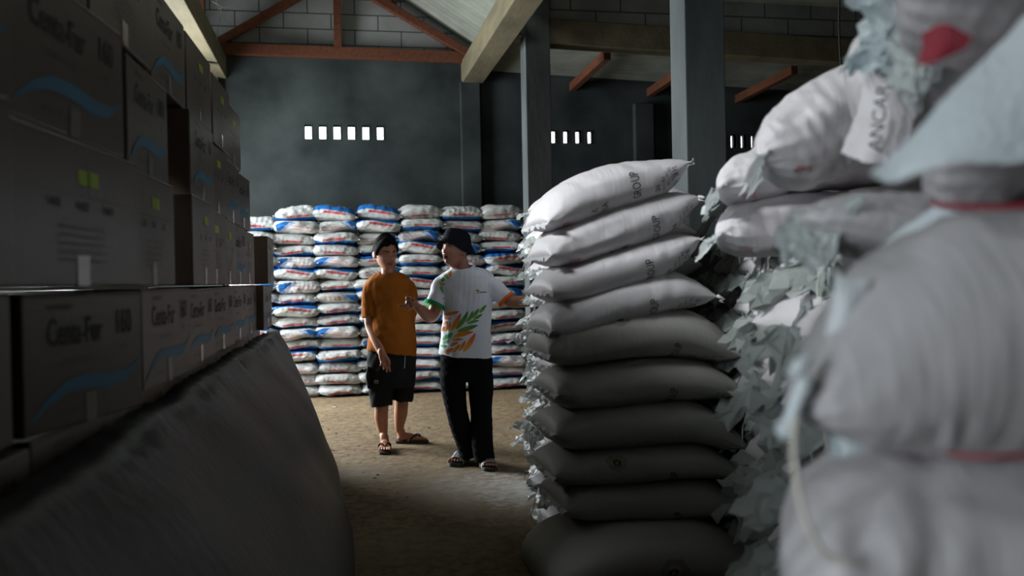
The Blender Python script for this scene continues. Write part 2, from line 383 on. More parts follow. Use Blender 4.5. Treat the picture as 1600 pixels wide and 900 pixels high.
# gable of pale blocks above the plaster
mb = MB(); mb.add([(-3.6, YW+0.02, WT), (2.1, YW+0.02, WT), (2.1, YW+0.02, 4.4), (0.0, YW+0.02, 5.7), (-3.6, YW+0.02, 4.6),
                   (-3.6, YW+0.16, WT), (2.1, YW+0.16, WT), (2.1, YW+0.16, 4.4), (0.0, YW+0.16, 5.7), (-3.6, YW+0.16, 4.6)],
                  [(0,1,2,3,4), (9,8,7,6,5), (0,5,6,1), (1,6,7,2), (2,7,8,3), (3,8,9,4), (4,9,5,0)])
struct(mb.make('wall_gable', M['block']))
mb = MB(); mb.box(X0-0.15, Y0, 0, X0, YW+0.16, 4.8); struct(mb.make('wall_left', M['plaster']))
mb = MB(); mb.box(X1, Y0, 0, X1+0.15, YW+0.16, 4.8); struct(mb.make('wall_right', M['plaster']))
mb = MB(); mb.box(X0, Y0-0.15, 0, X1, Y0, 5.8); struct(mb.make('wall_back', M['plaster']))
# pilaster and columns
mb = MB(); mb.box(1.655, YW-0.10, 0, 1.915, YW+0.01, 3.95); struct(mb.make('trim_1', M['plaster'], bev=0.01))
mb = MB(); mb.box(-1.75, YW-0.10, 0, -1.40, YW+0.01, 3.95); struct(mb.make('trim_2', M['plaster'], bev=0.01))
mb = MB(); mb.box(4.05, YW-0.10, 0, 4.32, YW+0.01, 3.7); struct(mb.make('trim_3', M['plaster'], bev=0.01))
mb = MB(); mb.box(2.15, 10.1, 0, 2.44, 10.38, 4.62); c1 = struct(mb.make('concrete_column', M['concrete'], bev=0.008)); 
mb = MB(); mb.box(2.215, 5.5, 0, 2.485, 5.77, 4.62); c2 = struct(mb.make('concrete_column', M['concrete'], bev=0.008))
tag(c1, 'grey concrete column in front of the printed sack wall', 'column'); tag(c2, 'grey concrete column rising behind the near sack stack', 'column')
# beams
mb = MB(); mb.box(1.68, Y0, 3.93, 1.96, YW+0.02, 4.22); struct(mb.make('beam_right', M['beam_concrete'], bev=0.01))
mb = MB(); mb.box(-1.60, Y0, 3.93, -1.31, YW+0.02, 4.22); struct(mb.make('beam_left', M['beam_concrete'], bev=0.01))
mb = MB(); mb.beam((2.44, 10.24, 4.15), (X1, 10.24, 3.95), 0.24, 0.29); struct(mb.make('beam_cross', M['beam_concrete'], bev=0.01))
mb = MB(); mb.beam((1.88, 10.20, 4.45), (X1, 10.20, 4.32), 0.10, 0.66); struct(mb.make('wall_upper', M['block']))
# timber truss at the gable
mb = MB(); mb.beam((-1.55, YW-0.08, 4.29), (1.86, YW-0.08, 4.26), 0.10, 0.14); tb = struct(mb.make('beam_tie', M['redwood'], bev=0.006))
mb = MB(); mb.beam((0.08, YW-0.08, 4.33), (0.08, YW-0.08, 5.5), 0.10, 0.10, (0, 1, 0)); struct(mb.make('beam_king_post', M['redwood'], bev=0.006))
mb = MB(); mb.beam((1.88, YW-0.10, 4.24), (0.03, YW-0.10, 5.30), 0.10, 0.12, (0, 1, 0)); struct(mb.make('beam_rafter', M['redwood'], bev=0.006))
mb = MB(); mb.beam((-1.42, YW-0.10, 4.34), (0.13, YW-0.10, 5.30), 0.10, 0.09, (0, 1, 0)); struct(mb.make('beam_rafter', M['redwood'], bev=0.006))
mb = MB(); mb.beam((0.75, YW-0.10, 4.85), (0.95, YW-0.10, 5.2), 0.07, 0.07, (0, 1, 0)); struct(mb.make('beam_brace', M['redwood'], bev=0.006))
mb = MB(); mb.beam((-1.46, 11.1, 3.6), (-1.48, 11.1, 5.0), 0.07, 0.09, (0, 1, 0)); struct(mb.make('beam_post', M['redwood'], bev=0.006))
# nearer truss timbers and purlins
for x, z in ((0.75, 5.13), (1.3, 4.82)):
    pass
for x in (3.2, 4.3, 5.6):
    mb = MB(); mb.beam((x, 10.38, 4.02-0.05*(x-2)), (x, YW, 3.98-0.05*(x-2)), 0.09, 0.11); struct(mb.make('beam_purlin', M['redwood'], bev=0.005))
mb = MB(); mb.beam((4.0, 9.9, 4.42), (4.6, 5.0, 4.66), 0.08, 0.12); struct(mb.make('beam_purlin', M['redwood'], bev=0.005))
# corrugated roofs, waves running down the slope
def corr(name, a, b, y0, y1, per=0.15, amp=0.014, lap=0.9):
    ys = np.arange(y0, y1, per/6); a = np.array(a); b = np.array(b); v = []
    for y in ys:
        dz = amp*math.sin(2*math.pi*y/per) + (0.02 if (y/lap) % 2 < 1 else 0)
        v.append((a[0], y, a[1]+dz)); v.append((b[0], y, b[1]+dz))
    o = mk(name, v, strip_faces(len(ys), 2), M['roof'], smooth=False, solid=0.006); return struct(o)
corr('ceiling', (0.0, 5.62), (2.0, 4.34), Y0, YW+0.1)
corr('ceiling_left', (-3.6, 3.95+0.55), (0.0, 5.62), Y0, YW+0.1)
corr('ceiling_aisle', (1.8, 4.13), (X1+0.1, 3.86), 10.16, YW+0.1)
corr('ceiling_aisle_near', (1.8, 4.62), (X1+0.1, 4.55), Y0, 10.3)

# ------------------------------------------------------------------ sacks
class Sack:
    def __init__(s, spine, W, H, seed=0, p=3.0, endw=1.05, wr=1.0, side=(0, 1, 0), crease=0.0, hprof=None, ab=(0.75, 0.8), flatz=0.0, pleat=0.0):
        s.pleat = pleat; s.shear = False; s.zlim = None
        s.sp = np.array([list(q) for q in spine], float); s.W, s.H, s.seed, s.p, s.endw, s.wr = W, H, seed, p, endw, wr
        s.side = np.array(side, float); s.crease = crease; s.hprof = hprof; s.ab = ab; s.flatz = flatz
        s.C = catmull(s.sp, 64); s.T = np.gradient(s.C, axis=0); s.T /= np.linalg.norm(s.T, axis=1)[:, None]
        seg = np.linalg.norm(np.diff(s.C, axis=0), axis=1); s.L = seg.sum()
    def surf(s, t, th):
        t = np.clip(t, 0, 1)
        x = t*63; i = np.minimum(x.astype(int), 62); fr = (x-i)[:, None]
        C = s.C[i]*(1-fr)+s.C[i+1]*fr; T = s.T[i]*(1-fr)+s.T[i+1]*fr; T /= np.linalg.norm(T, axis=1)[:, None]
        B = (np.tile(s.side, (len(T), 1)) if s.shear else s.side - (T*(T@s.side)[:, None])); B /= np.linalg.norm(B, axis=1)[:, None]
        U = np.cross(T, B); U /= np.linalg.norm(U, axis=1)[:, None]; U *= np.sign(U[:, 2])[:, None]
        e = np.abs(2*t-1); env = np.sqrt(np.maximum(0, 1-e**s.p))
        h = s.H*env
        if s.hprof is not None: h = h*np.interp(t, np.linspace(0, 1, len(s.hprof)), s.hprof)
        wq = s.W*(s.endw - (s.endw-1)*env**0.5 - 0.05*(1-env)*np.sin(np.clip(env, 0, 1)*3.14))
        c, sn = np.cos(th), np.sin(th)
        y = wq*np.sign(c)*np.abs(c)**s.ab[0]*(0.93+0.07*env)
        z = (h+0.0035)*np.sign(sn)*np.abs(sn)**s.ab[1]
        if s.flatz: z = np.where(z < 0, z*(1-s.flatz), z)
        d = np.minimum(t, 1-t)*s.L
        q = np.stack([np.cos(th)*2, np.sin(th)*2, t*s.L*3], 1)
        r = np.random.RandomState(s.seed+5); ph = r.uniform(0, 6.28, 6)
        amp = s.wr*env*(0.006*np.exp(-d/0.10)*(np.sin(19*th+ph[0]+3*np.sin(t*9+ph[1]))+0.6*np.sin(31*th+ph[2])) )
        amp += s.wr*0.006*env*sinnoise(s.seed, q, 1.2) + s.wr*0.0016*env*sinnoise(s.seed+1, q*np.array([1, 1, 4.5]), 3.0)
        if s.pleat:
            x1 = np.stack([t*s.L, 0.06*np.cos(th), 0.06*np.sin(th)], 1); mk_ = np.clip(0.5+sinnoise(s.seed+8, q, 1.4), 0, 1.4)
            amp += s.pleat*env*mk_*(sinnoise(s.seed+6, x1, 75)*0.6+sinnoise(s.seed+7, x1*np.array([1, 2, 2]), 32))
        if s.crease:
            k = sinnoise(s.seed+2, q*np.array([.5, .5, 3.0]), 2.2)
            amp -= s.crease*env*np.maximum(0, k-0.25)*np.exp(-np.maximum(0, d-0.28)/0.12)
        dirv = B*c[:, None] + U*sn[:, None]
        out = C + B*y[:, None] + U*z[:, None] + dirv*amp[:, None]
        if s.zlim is not None:
            lo, hi = s.zlim; out[:, 2] = np.clip(out[:, 2], lo, hi)
        return out
    def build(s, name, mat_, parent, n=40, m=32):
        e = np.linspace(-1, 1, n); t = 0.5+0.5*np.sign(e)*(1-(1-np.abs(e))**1.35)
        th = np.linspace(0, 2*math.pi, m+1)[:-1]
        TT, HH = np.meshgrid(t, th, indexing='ij')
        v = s.surf(TT.ravel(), HH.ravel())
        f = strip_faces(n, m, True) + [tuple(range(m))[::-1], tuple((n-1)*m+j for j in range(m))]
        me_uv = np.stack([TT.ravel(), HH.ravel()/(2*math.pi)], 1)
        o = mk(name, v, f, mat_, parent, True, None)
        # per-loop uv with wrap
        me = o.data; l = me.uv_layers.new(name='UVMap'); k = 0
        dat = np.empty((len(me.loops), 2), np.float32)
        for pl in me.polygons:
            ids = [me.loops[i].vertex_index for i in pl.loop_indices]; vv = [me_uv[i][1] for i in ids]
            wrap = max(vv)-min(vv) > 0.5 and len(ids) == 4
            for i, li in zip(ids, pl.loop_indices):
                dat[li] = (me_uv[i][0], me_uv[i][1] + (1 if wrap and me_uv[i][1] < 0.5 else 0))
        l.data.foreach_set('uv', dat.ravel())
        return o
    def on(s, t, th, off=0.0015):
        p = s.surf(t, th); e = 1e-3
        a = s.surf(t+e, th)-p; b = s.surf(t, th+e)-p; n = np.cross(a, b); n /= np.linalg.norm(n, axis=1)[:, None]+1e-12
        c = np.mean(s.C, axis=0); mid = s.C[np.clip((t*63).astype(int), 0, 63)]
        n *= np.sign(np.sum(n*(p-mid), axis=1))[:, None]
        return p + n*off
    def text(s, string, t0, th0, size, rot, mat_, parent, name='printed_text', sx=1.0, off=0.0, lift=0.0018):
        """rot 0: reads along +t on the side th=pi; 180 upside down; 90 reads upward"""
        v, f = text2d(string, size, off); v = v*np.array([sx, 1.0])
        a = math.radians(rot); x = v[:, 0]*math.cos(a)-v[:, 1]*math.sin(a); y = v[:, 0]*math.sin(a)+v[:, 1]*math.cos(a)
        g = (s.H*1.35+0.02)                     # metres per radian of girth on the visible side, roughly
        pts = s.on(t0 + x/s.L, th0 - y/g, lift)
        return mk(name, pts, f, mat_, parent, False)
    def disc(s, t0, th0, r, mat_, parent, name='round_stain'):
        n = 28; g = s.H*1.35+0.02; v = [(0, 0)]; f = []
        for k, q in enumerate((0.35, 0.7, 1.0)):
            for j in range(n):
                a = 2*math.pi*j/n; rr_ = r*q*(1+0.06*math.sin(3*a)+0.04*math.sin(7*a)) if k == 2 else r*q; v.append((rr_*math.cos(a), rr_*math.sin(a)))
        f += [(0, 1+j, 1+(j+1) % n) for j in range(n)]
        for k in range(2): f += [(1+k*n+j, 1+k*n+(j+1) % n, 1+(k+1)*n+(j+1) % n, 1+(k+1)*n+j) for j in range(n)]
        v = np.array(v); return mk(name, s.on(t0+v[:, 0]/s.L, th0-v[:, 1]/g, 0.001), f, mat_, parent, True)
    def hem(s, end, parent, seed, n=22, depth=0.03, rag=0.5, mat_=None, name='sewn_hem', droop=0.0, ruf=0.006):
        """flat hem sticking out beyond one end; ragged outer edge"""
        r = np.random.RandomState(seed); i0 = 0 if end == 0 else 63
        T = s.T[i0]*(-1 if end == 0 else 1); C = s.C[i0]
        B = s.side/np.linalg.norm(s.side); U = np.cross(T, B); U *= np.sign(U[2]) if abs(U[2]) > 1e-6 else 1
        v = []; rows = 5
        w_ = s.W*s.endw
        ph = r.uniform(0, 6.28, 5)
        for a in range(rows):
            g = a/(rows-1)
            for b in range(n):
                y = (-1+2*b/(n-1)); L = depth*(1-rag*(0.5+0.5*math.sin(b*1.7+ph[0])*math.sin(b*0.9+ph[1])))
                uu = ruf*g*(math.sin(b*1.3+ph[2])+0.7*math.sin(b*2.3+ph[3]))-droop*g*g*depth
                v.append(C + T*(L*g-0.004) + B*(y*w_*(1+0.05*g)) + U*uu + T*r.uniform(-.003, .003)*g)
        return mk(name, v, strip_faces(rows, n), mat_ or M['sack_seam'], parent, False, solid=0.002)
def liner(parent, C, T, B, half, length, seed, mat_, name='torn_liner', n=17, rows=9, ruf=0.03, droop=0.6, jit=0.35, fan=0.25):
    """crumpled ragged film bursting out of a sack end"""
    r = np.random.RandomState(seed); T = np.array(T, float); B = np.array(B, float); U = np.array((0, 0, 1.0)); C = np.array(C, float)
    v = []; q = []
    tips = r.uniform(0.25, 1.0, n); tips = 0.65*tips+0.35*np.roll(tips, 1)
    for a in range(rows):
        g = a/(rows-1)
        for b in range(n):
            y = -1+2*b/(n-1); q.append((g*2.2, y*2.4, seed*0.37)); v.append(C + T*(length*tips[b]*g) + B*(y*half*(1+fan*g)) - U*(droop*length*g*g*tips[b]))
    v = np.array(v); q = np.array(q); g = np.repeat(np.linspace(0, 1, rows), n)
    k1 = sinnoise(seed+11, q, 2.4); k2 = sinnoise(seed+12, q, 3.2); k3 = sinnoise(seed+13, q, 2.8)
    amp = (0.35+0.65*g)*ruf
    v += U*(k1*amp*1.1)[:, None] + B*(k2*amp*0.8)[:, None] + T*(k3*amp*0.8)[:, None]
    v += r.normal(size=v.shape)*(ruf*jit*0.18)
    f = []
    for i in range(rows-1):
        for j in range(n-1):
            a, b, c, d = i*n+j, i*n+j+1, (i+1)*n+j+1, (i+1)*n+j
            f += [(a, b, c), (a, c, d)] if (i+j) % 2 else [(a, b, d), (b, c, d)]
    return mk(name, v, f, mat_, parent, False)
def thread(parent, p, length, seed, r=0.0018, name='loose_thread', m=None):
    rr = np.random.RandomState(seed); p = np.array(p, float)
    pts = [p + np.array((rr.uniform(-1, 1)*0.012*k, rr.uniform(-1, 1)*0.01*k, -length*k/4)) for k in range(5)]
    v, f = tube(pts, [r]*5, 5); return mk(name, v, f, m or M['string'], parent, True)

ORD = ['', 'first', 'second', 'third', 'fourth', 'fifth', 'sixth', 'seventh', 'eighth', 'ninth', 'tenth', 'eleventh', 'twelfth', 'thirteenth', 'fourteenth', 'fifteenth', 'sixteenth', 'seventeenth']

# --- printed sacks against the far wall
SW, SH = 0.512, 0.152
def proto_printed(kind, seed, top=False):
    r = np.random.RandomState(seed)
    root = empty('printed_sack')
    bend = r.uniform(-0.02, 0.02)
    s = Sack([(-SW/2, 0, SH*(0.47+r.uniform(-.15, .1))), (-SW/4, 0, SH*0.52+bend), (0, 0, SH*0.54), (SW/4, 0, SH*0.52-bend), (SW/2, 0, SH*(0.47+r.uniform(-.15, .1)))], 0.40, SH*0.60, seed, p=3.8, endw=1.0, wr=3.6, ab=(0.6, 0.9), pleat=0.005); s.zlim = (0.001, 0.9 if top else 0.1395)
    if top: s.H = SH*0.66
    s.build('sack_body', M['pr_'+kind], root, 44, 44)
    if kind in ('low',):
        s.text('JANGAN DIGANCO', 0.5+r.uniform(-.08, .08), math.pi+0.20, 0.046, 180, M['red_ink'], root, sx=0.62, off=0.04, lift=0.003)
    elif kind == 'high':
        s.text('JANGAN DIGANCO', 0.5+r.uniform(-.08, .08), math.pi-0.10, 0.046, 0, M['red_ink'], root, sx=0.62, off=0.04, lift=0.003)
    elif kind == 'plain':
        s.text('JANGAN DIGANCO', 0.45, math.pi+0.32, 0.042, 180, M['red_ink'], root, sx=0.62, off=0.04, lift=0.003)
    else:
        t0 = 0.33 if kind == 'fan_right' else 0.62
        s.text('JANGAN DIGANCO', t0, math.pi+0.05, 0.030, 0, M['pink_ink'], root, sx=0.9)
        s.text('JANGAN DIGANCO', t0, math.pi+0.34, 0.030, 0, M['pink_ink'], root, sx=0.9)
    s.hem(0, root, seed+1, depth=0.030, mat_=M['sack_seam'], ruf=0.010); s.hem(1, root, seed+2, depth=0.030, mat_=M['sack_seam'], ruf=0.010)
    return root
protos = [(k, proto_printed(k, 100+7*i)) for i, k in enumerate(('low', 'low', 'high', 'fan_right', 'fan_left', 'plain', 'high', 'fan_right', 'low', 'fan_left'))]
domes = [('low', proto_printed('low', 301, True)), ('high', proto_printed('high', 308, True)), ('low', proto_printed('low', 315, True)), ('plain', proto_printed('plain', 322, True))]
used = set()
WORDS = {'low': 'blue band below upside-down red words', 'high': 'blue band above red words', 'fan_right': 'blue fan mark at right', 'fan_left': 'blue fan mark at left', 'plain': 'red words and no blue band'}
YS = 10.72
colx = [onY(395, 450, YS).x, onY(462, 450, YS).x, onY(527, 450, YS).x, onY(594, 450, YS).x, onY(659, 450, YS).x, onY(725, 450, YS).x, onY(791, 450, YS).x, onY(858, 450, YS).x]
seq = {4: [0,1,0,0,0,0,3,0,0,6,0,0,6,3,0,0], 3: [0,5,6,0,4,3,0,1,6,0,3,2,0,3,6,6]}
tops = [15, 16, 16, 16, 16, 16, 16, 15]
for c, cx in enumerate(colx):
    rr = random.Random(40+c); z = 0.0; nrow = tops[c]
    for r_ in range(nrow):
        i = seq.get(c, [])[r_] if c in seq and r_ < len(seq[c]) else rr.choice([0, 8, 1, 2, 3, 4, 5, 6, 7, 9])
        kind, pr = protos[i]
        if r_ == nrow-1:
            i = 100+(2, 0, 1, 1, 3, 2, 3, 0)[c]; kind, pr = domes[i-100]
        if i not in used: o = pr; used.add(i)
        else: o = copytree(pr)
        zs = rr.uniform(0.94, 1.02)
        o.location = (cx + rr.uniform(-0.022, 0.022), YS + 0.40 + rr.uniform(-0.05, 0.05), z)
        tilt = rr.uniform(-0.028, 0.028)
        if r_ == nrow-1 and c in (2, 3): tilt = 0.05
        o.rotation_euler = (rr.uniform(-0.02, 0.02), tilt, rr.uniform(-0.10, 0.10)); o.scale = (1.0+rr.uniform(-.02, .05), 1, zs)
        z += 0.1405*zs if r_ < nrow-1 else 0
        tag(o, 'white sack, %s, %s from floor, %s far column' % (WORDS[kind], ORD[r_+1], ORD[c+1]), 'sack', 'printed sacks stacked against the far wall')
for i, (k, pr) in list(enumerate(protos))+[(100+j, q) for j, q in enumerate(domes)]:
    if i not in used:
        for ch in list(pr.children): bpy.data.objects.remove(ch)
        bpy.data.objects.remove(pr)

# --- near stack: sacks lying along X, front side towards the camera. Drawn from their outline at plane Y
def stack_sack(Y, mid, hh, W=0.25, seed=0, mat_='sack', p=3.0, crease=0.0, label='', txt=None, red=True, hprof=None, n=100, m=52, pleat=0.002, liner_len=0, hem=True, tip=True, side=(0, 1, 0), group=None, wr=1.0, left_liner=None, cat='sack', endw=1.06, ab=(0.75, 0.8)):
    pts = [onY(u, v, Y) for u, v in mid]
    dpx = (pts[len(pts)//2]-Vector((0, 0, CAMZ))).dot(CF)
    H = hh*dpx/F
    base = Vector((sum(q.x for q in pts)/len(pts), Y, min(q.z for q in pts)-H))
    root = empty('sack', base)
    s = Sack([tuple(q-base) for q in pts], W, H, seed, p=p, crease=crease, hprof=hprof, endw=endw, wr=wr, ab=ab, pleat=pleat, side=side); s.shear = group == GF
    s.build('sack_body', M[mat_], root, n, m)
    if hem:
        s.hem(0, root, seed+21, n=26, depth=0.035, rag=0.6, ruf=0.008, droop=0.3); s.hem(1, root, seed+22, n=26, depth=0.022, rag=0.6, ruf=0.006)
    if tip:
        c = s.C[-1] + s.side*(-s.W*s.endw); thread(root, c+np.array((0.005, 0, 0.004)), 0.03, seed+3)
    if txt is not None:
        t0, th = txt
        s.text('GROUP', t0, th, 0.052, 90, M['black_ink'], root, sx=0.9)
        s.text('SNI', t0+0.135, th+0.28, 0.034, 90, M['black_ink'], root, off=0.01)
        s.text('50 kg', t0+0.26, th-0.06, 0.034, 90, M['black_ink'], root)
        s.text('BERSIH', t0+0.26, th+0.62, 0.034, 90, M['black_ink'], root, sx=0.7)
        for k, q in enumerate((0.175, 0.205, 0.232)): s.text('0010 2178-5', t0+q, th+0.2-0.12*k, 0.020, 90, M['black_ink'], root)
        s.text('K', t0-0.27, th+0.36, 0.045, 80, M['black_ink'], root); s.text('NA', t0-0.20, th+0.40, 0.045, 90, M['black_ink'], root)
    if red:
        s.text('50', 0.14, math.pi+0.75, 0.05, 90, M['pink_ink'], root, sx=0.9, off=0.005); s.text('AAK', 0.18, math.pi+0.8, 0.03, 90, M['pink_ink'], root)
    if left_liner:
        r = np.random.RandomState(seed); T = -s.T[0]; 
        liner(root, s.C[0]-T*0.03, T, s.side, W*0.95, left_liner, seed+5, M['liner'], ruf=0.022, droop=0.5)
    tag(root, label, cat, group)
    return root, s
GF = 'large blurred sacks nearest the camera at right'
G = 'white sacks in the near free-standing stack'
pi = math.pi
YF = 4.02   # spine plane of the front column
rows_ = [
 ([(838,352),(868,332),(910,312),(960,296),(1005,285),(1046,264)], 37, (0.62, pi+0.12), 'sack', 'topmost white sack of the near stack, arched and pointed at right', 0.010, [0.75,1.0,1.02,1.0,0.95,0.9]),
 ([(842,402),(880,384),(930,366),(980,350),(1020,336),(1060,316)], 37, (0.66, pi+0.42), 'sack', 'second white sack from the top of the near stack, creased at left', 0.012, None),
 ([(842,455),(880,444),(930,428),(980,413),(1020,400),(1062,377)], 35, (0.62, pi+0.40), 'sack', 'third white sack from the top of the near stack', 0.006, None),
 ([(842,512),(880,497),(930,476),(980,463),(1030,455),(1086,462)], 37, (0.64, pi+0.55), 'sack', 'fourth white sack from the top, pinkish, with a long pointed right tip', 0.004, None),
 ([(838,548),(880,532),(940,521),(1000,517),(1060,521),(1124,550)], 40, (0.70, pi+0.72), 'sack_shaded', 'fifth sack from the top, first grey one in shadow', 0.0, None),
 ([(850,606),(890,602),(950,596),(1010,590),(1070,591),(1126,602)], 35, (0.64, pi+0.62), 'sack_shaded', 'sixth sack from the top of the near stack, in shadow', 0.0, None),
 ([(848,664),(890,664),(950,658),(1010,654),(1070,655),(1132,684)], 36, None, 'sack_shaded', 'seventh sack from the top of the near stack, fat, with a low right tip', 0.0, None),
 ([(846,728),(890,722),(950,718),(1010,713),(1070,712),(1124,724)], 30, (0.64, pi+0.72), 'sack_shaded', 'eighth sack from the top, thin, with a round brown stain', 0.0, None),
 ([(862,776),(900,772),(950,770),(1010,769),(1070,768),(1134,780)], 34, (0.66, pi+0.70), 'sack_shaded', 'ninth sack from the top of the near stack, just above the wide bottom one', 0.0, None),
]
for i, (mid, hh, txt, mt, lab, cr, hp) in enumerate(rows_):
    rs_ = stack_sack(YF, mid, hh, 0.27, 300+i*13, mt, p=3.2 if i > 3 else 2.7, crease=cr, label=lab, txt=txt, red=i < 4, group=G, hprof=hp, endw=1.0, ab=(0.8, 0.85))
    if i == 7: rs_[1].disc(0.36, pi-0.35, 0.045, M['stain'], rs_[0])
    if i == 4: rs_[1].disc(0.42, pi-0.6, 0.05, M['stain'], rs_[0])
rs_ = stack_sack(YF-0.08, [(838,905),(880,868),(950,846),(1010,842),(1080,846),(1150,870)], 44, 0.36, 480, 'sack_shaded', p=3.2, label='wide bottom sack of the near stack with a dark round stain, sagging out', txt=None, red=False, group=G, endw=1.0)
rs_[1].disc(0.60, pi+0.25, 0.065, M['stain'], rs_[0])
stack_sack(YF-0.06, [(830,985),(880,955),(950,938),(1010,936),(1080,940),(1165,960)], 44, 0.36, 490, 'sack_shaded', p=3.2, label='sack under the wide bottom sack of the near stack, cut by the frame', txt=None, red=False, group=G, endw=1.0)
# faint round stains on the shaded sacks
# columns behind the front one: only their torn lit left ends show
for c, (Y, X) in enumerate(((4.60, 1.02), (5.14, 1.14), (5.68, 1.27), (6.18, 1.37))):
    zt = 0.0
    for k in range(11):
        h = 0.165; rr = random.Random(900+c*20+k)
        xx = X + rr.uniform(-0.03, 0.03)
        root = empty('sack', (xx, Y, zt))
        s = Sack([(0, 0, h*0.42), (0.2, 0, h*0.5), (0.42, 0, h*0.52), (0.62, 0, h*0.5), (0.80, 0, h*0.45)], 0.265, h*0.56, 920+c*20+k, p=3.0, endw=1.0, wr=1.3); s.zlim = (0.001, h*0.98)
        s.build('sack_body', M['sack'], root, 30, 28)
        liner(root, (0.02, 0, h*0.42), (-1, 0, 0), (0, 1, 0), 0.25, rr.uniform(0.07, 0.13), 940+c*20+k, M['liner'], ruf=0.024, droop=0.5)
        if k % 3 == 0: thread(root, (-0.06, -0.2, h*0.4), 0.22, k+c)
        if k % 2: thread(root, (-0.05, -0.1, h*0.4), 0.16, k+c+50)
        tag(root, 'torn white sack, %s from floor, %s column behind the near stack' % (ORD[k+1], ORD[c+1]), 'sack', 'sacks in the columns behind the near stack')
        zt += h*0.985

# --- long wall of sacks on the right, torn ends towards the aisle
def wall_variant(seed):
    r = np.random.RandomState(seed); root = empty('sack')
    h = 0.185
    s = Sack([(0, 0, h*0.36), (0.12, 0, h*0.47), (0.35, 0, h*0.52), (0.6, 0, h*0.5), (0.82, 0, h*0.45)], 0.265, h*0.56, seed, p=2.8, endw=0.98, wr=2.2, ab=(0.85, 0.85)); s.zlim = (0.001, h*0.975)
    s.build('sack_body', M['sack'], root, 34, 32)
    s.text('50', 0.12, math.pi+0.9, 0.05, 90, M['pink_ink'], root, sx=0.9, off=0.005)
    lm = M['liner_shaded']
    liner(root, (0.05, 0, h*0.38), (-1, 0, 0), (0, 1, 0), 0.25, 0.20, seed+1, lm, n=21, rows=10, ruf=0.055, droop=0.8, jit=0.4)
    liner(root, (0.03, -0.06, h*0.75), (-0.7, -0.5, 0.1), (0.4, 0.9, 0), 0.22, 0.16, seed+7, M['liner_shaded'], n=15, rows=8, ruf=0.05, droop=1.0, jit=0.4)
    liner(root, (0.08, 0.02, h*0.5), (-0.8, -0.1, 0.2), (0, 1, 0), 0.2, 0.15, seed+2, M['liner_shaded'], n=13, rows=7, ruf=0.05, droop=0.9, jit=0.5)
    thread(root, (-0.08, -0.15, h*0.3), 0.2, seed)
    return root
WV = [wall_variant(1200+i*17) for i in range(6)]
wused = set()
stations = [(4.85, 1112), (4.28, 1128), (3.72, 1160), (3.14, 1192), (2.56, 1222), (1.98, 1262), (1.42, 1330)]
for c, (Y, u) in enumerate(stations):
    X = onY(u, 450, Y).x + 0.06; z = 0
    rr = random.Random(1300+c)
    for k in range((10, 10, 10, 7, 8, 7, 5)[c]):
        i = rr.randrange(6); o = WV[i] if i not in wused else copytree(WV[i]); wused.add(i)
        o.location = (X + rr.uniform(-0.05, 0.05) + (0.05 if k > 8 else 0), Y + rr.uniform(-0.03, 0.03), z)
        o.rotation_euler = (rr.uniform(-0.012, 0.012), rr.uniform(-0.012, 0.012), rr.uniform(-0.04, 0.04)); o.scale = (1, 1, rr.uniform(0.97, 1.0))
        z += 0.182
        tag(o, 'torn sack, %s from floor, %s column from far end of right wall' % (ORD[k+1], ORD[c+1]), 'sack', 'sacks in the long wall on the right')

def fsack(Y, mid, hh, lab, seed, W=0.26, mat_='sack', p=2.6, hprof=None, cr=0.0, wr=1.8, pleat=0.005, red=False, hem=False, ab=(0.75, 0.8), endw=0.25, ll=None):
    q = ray(*mid[0]); q.z = 0; q.normalize()
    return stack_sack(Y, mid, hh, W, seed, mat_, side=tuple(q), p=p, crease=cr, label=lab, txt=None, red=red, hprof=hprof, hem=hem, tip=False, group=GF, wr=wr, n=100, m=64, endw=endw, left_liner=ll, ab=(0.85, 0.9), pleat=pleat)
fsack(1.02, [(1228,622),(1330,585),(1430,545),(1560,520),(1700,515),(1850,520),(2000,530)], 190, 'biggest blurred sack at right, its pointed left end trailing a string', 2000, 0.20, p=8, wr=0.8, pleat=0.0045, hprof=[0.08, 0.5, 0.78, 0.97, 1, 1, 1, 1])
fsack(1.02, [(1225,900),(1300,865),(1420,850),(1560,850),(1700,850),(1850,850),(2000,850)], 160, 'blurred sack at the lower right corner under the biggest one', 2010, 0.22, p=5, hprof=[0.2, 0.72, 0.95, 1, 1, 1, 1, 1])
fsack(1.45, [(1238,350),(1320,352),(1420,372),(1520,400),(1650,420),(1800,430)], 72, 'pinkish blurred sack between the biggest sack and the hanging blue film', 2020, 0.22, p=6, wr=1.6, hprof=[0.12, 0.6, 0.85, 1, 1, 1])
fsack(1.12, [(1440,235),(1500,240),(1600,215),(1750,190),(1900,180)], 92, 'blurred sack at the right edge with a red printed line below', 2030, 0.20, p=2.6)
fsack(1.12, [(1400,-10),(1480,5),(1600,-5),(1750,-20),(1900,-30)], 80, 'blurred sack at the top right corner above a red print', 2040, 0.20, p=2.6)
fsack(1.75, [(1330,170),(1400,150),(1500,140),(1600,150),(1750,150)], 120, 'upright looking blurred sack with black letters near the top right', 2050, 0.22, p=2.3)
fsack(2.35, [(1188,262),(1240,232),(1300,195),(1370,160),(1450,140),(1560,130)], 74, 'tilted glossy sack at the top of the right wall of sacks', 2060, 0.24, p=2.6, wr=2.6, endw=0.75, ll=0.10, cr=0.01, red=True)
fsack(3.0, [(1122,302),(1170,283),(1230,262),(1300,250),(1380,245),(1460,240)], 46, 'white sack below and left of the tilted glossy one', 2070, 0.25, p=2.8, wr=2.6, endw=0.75, ll=0.11, red=True, cr=0.01)
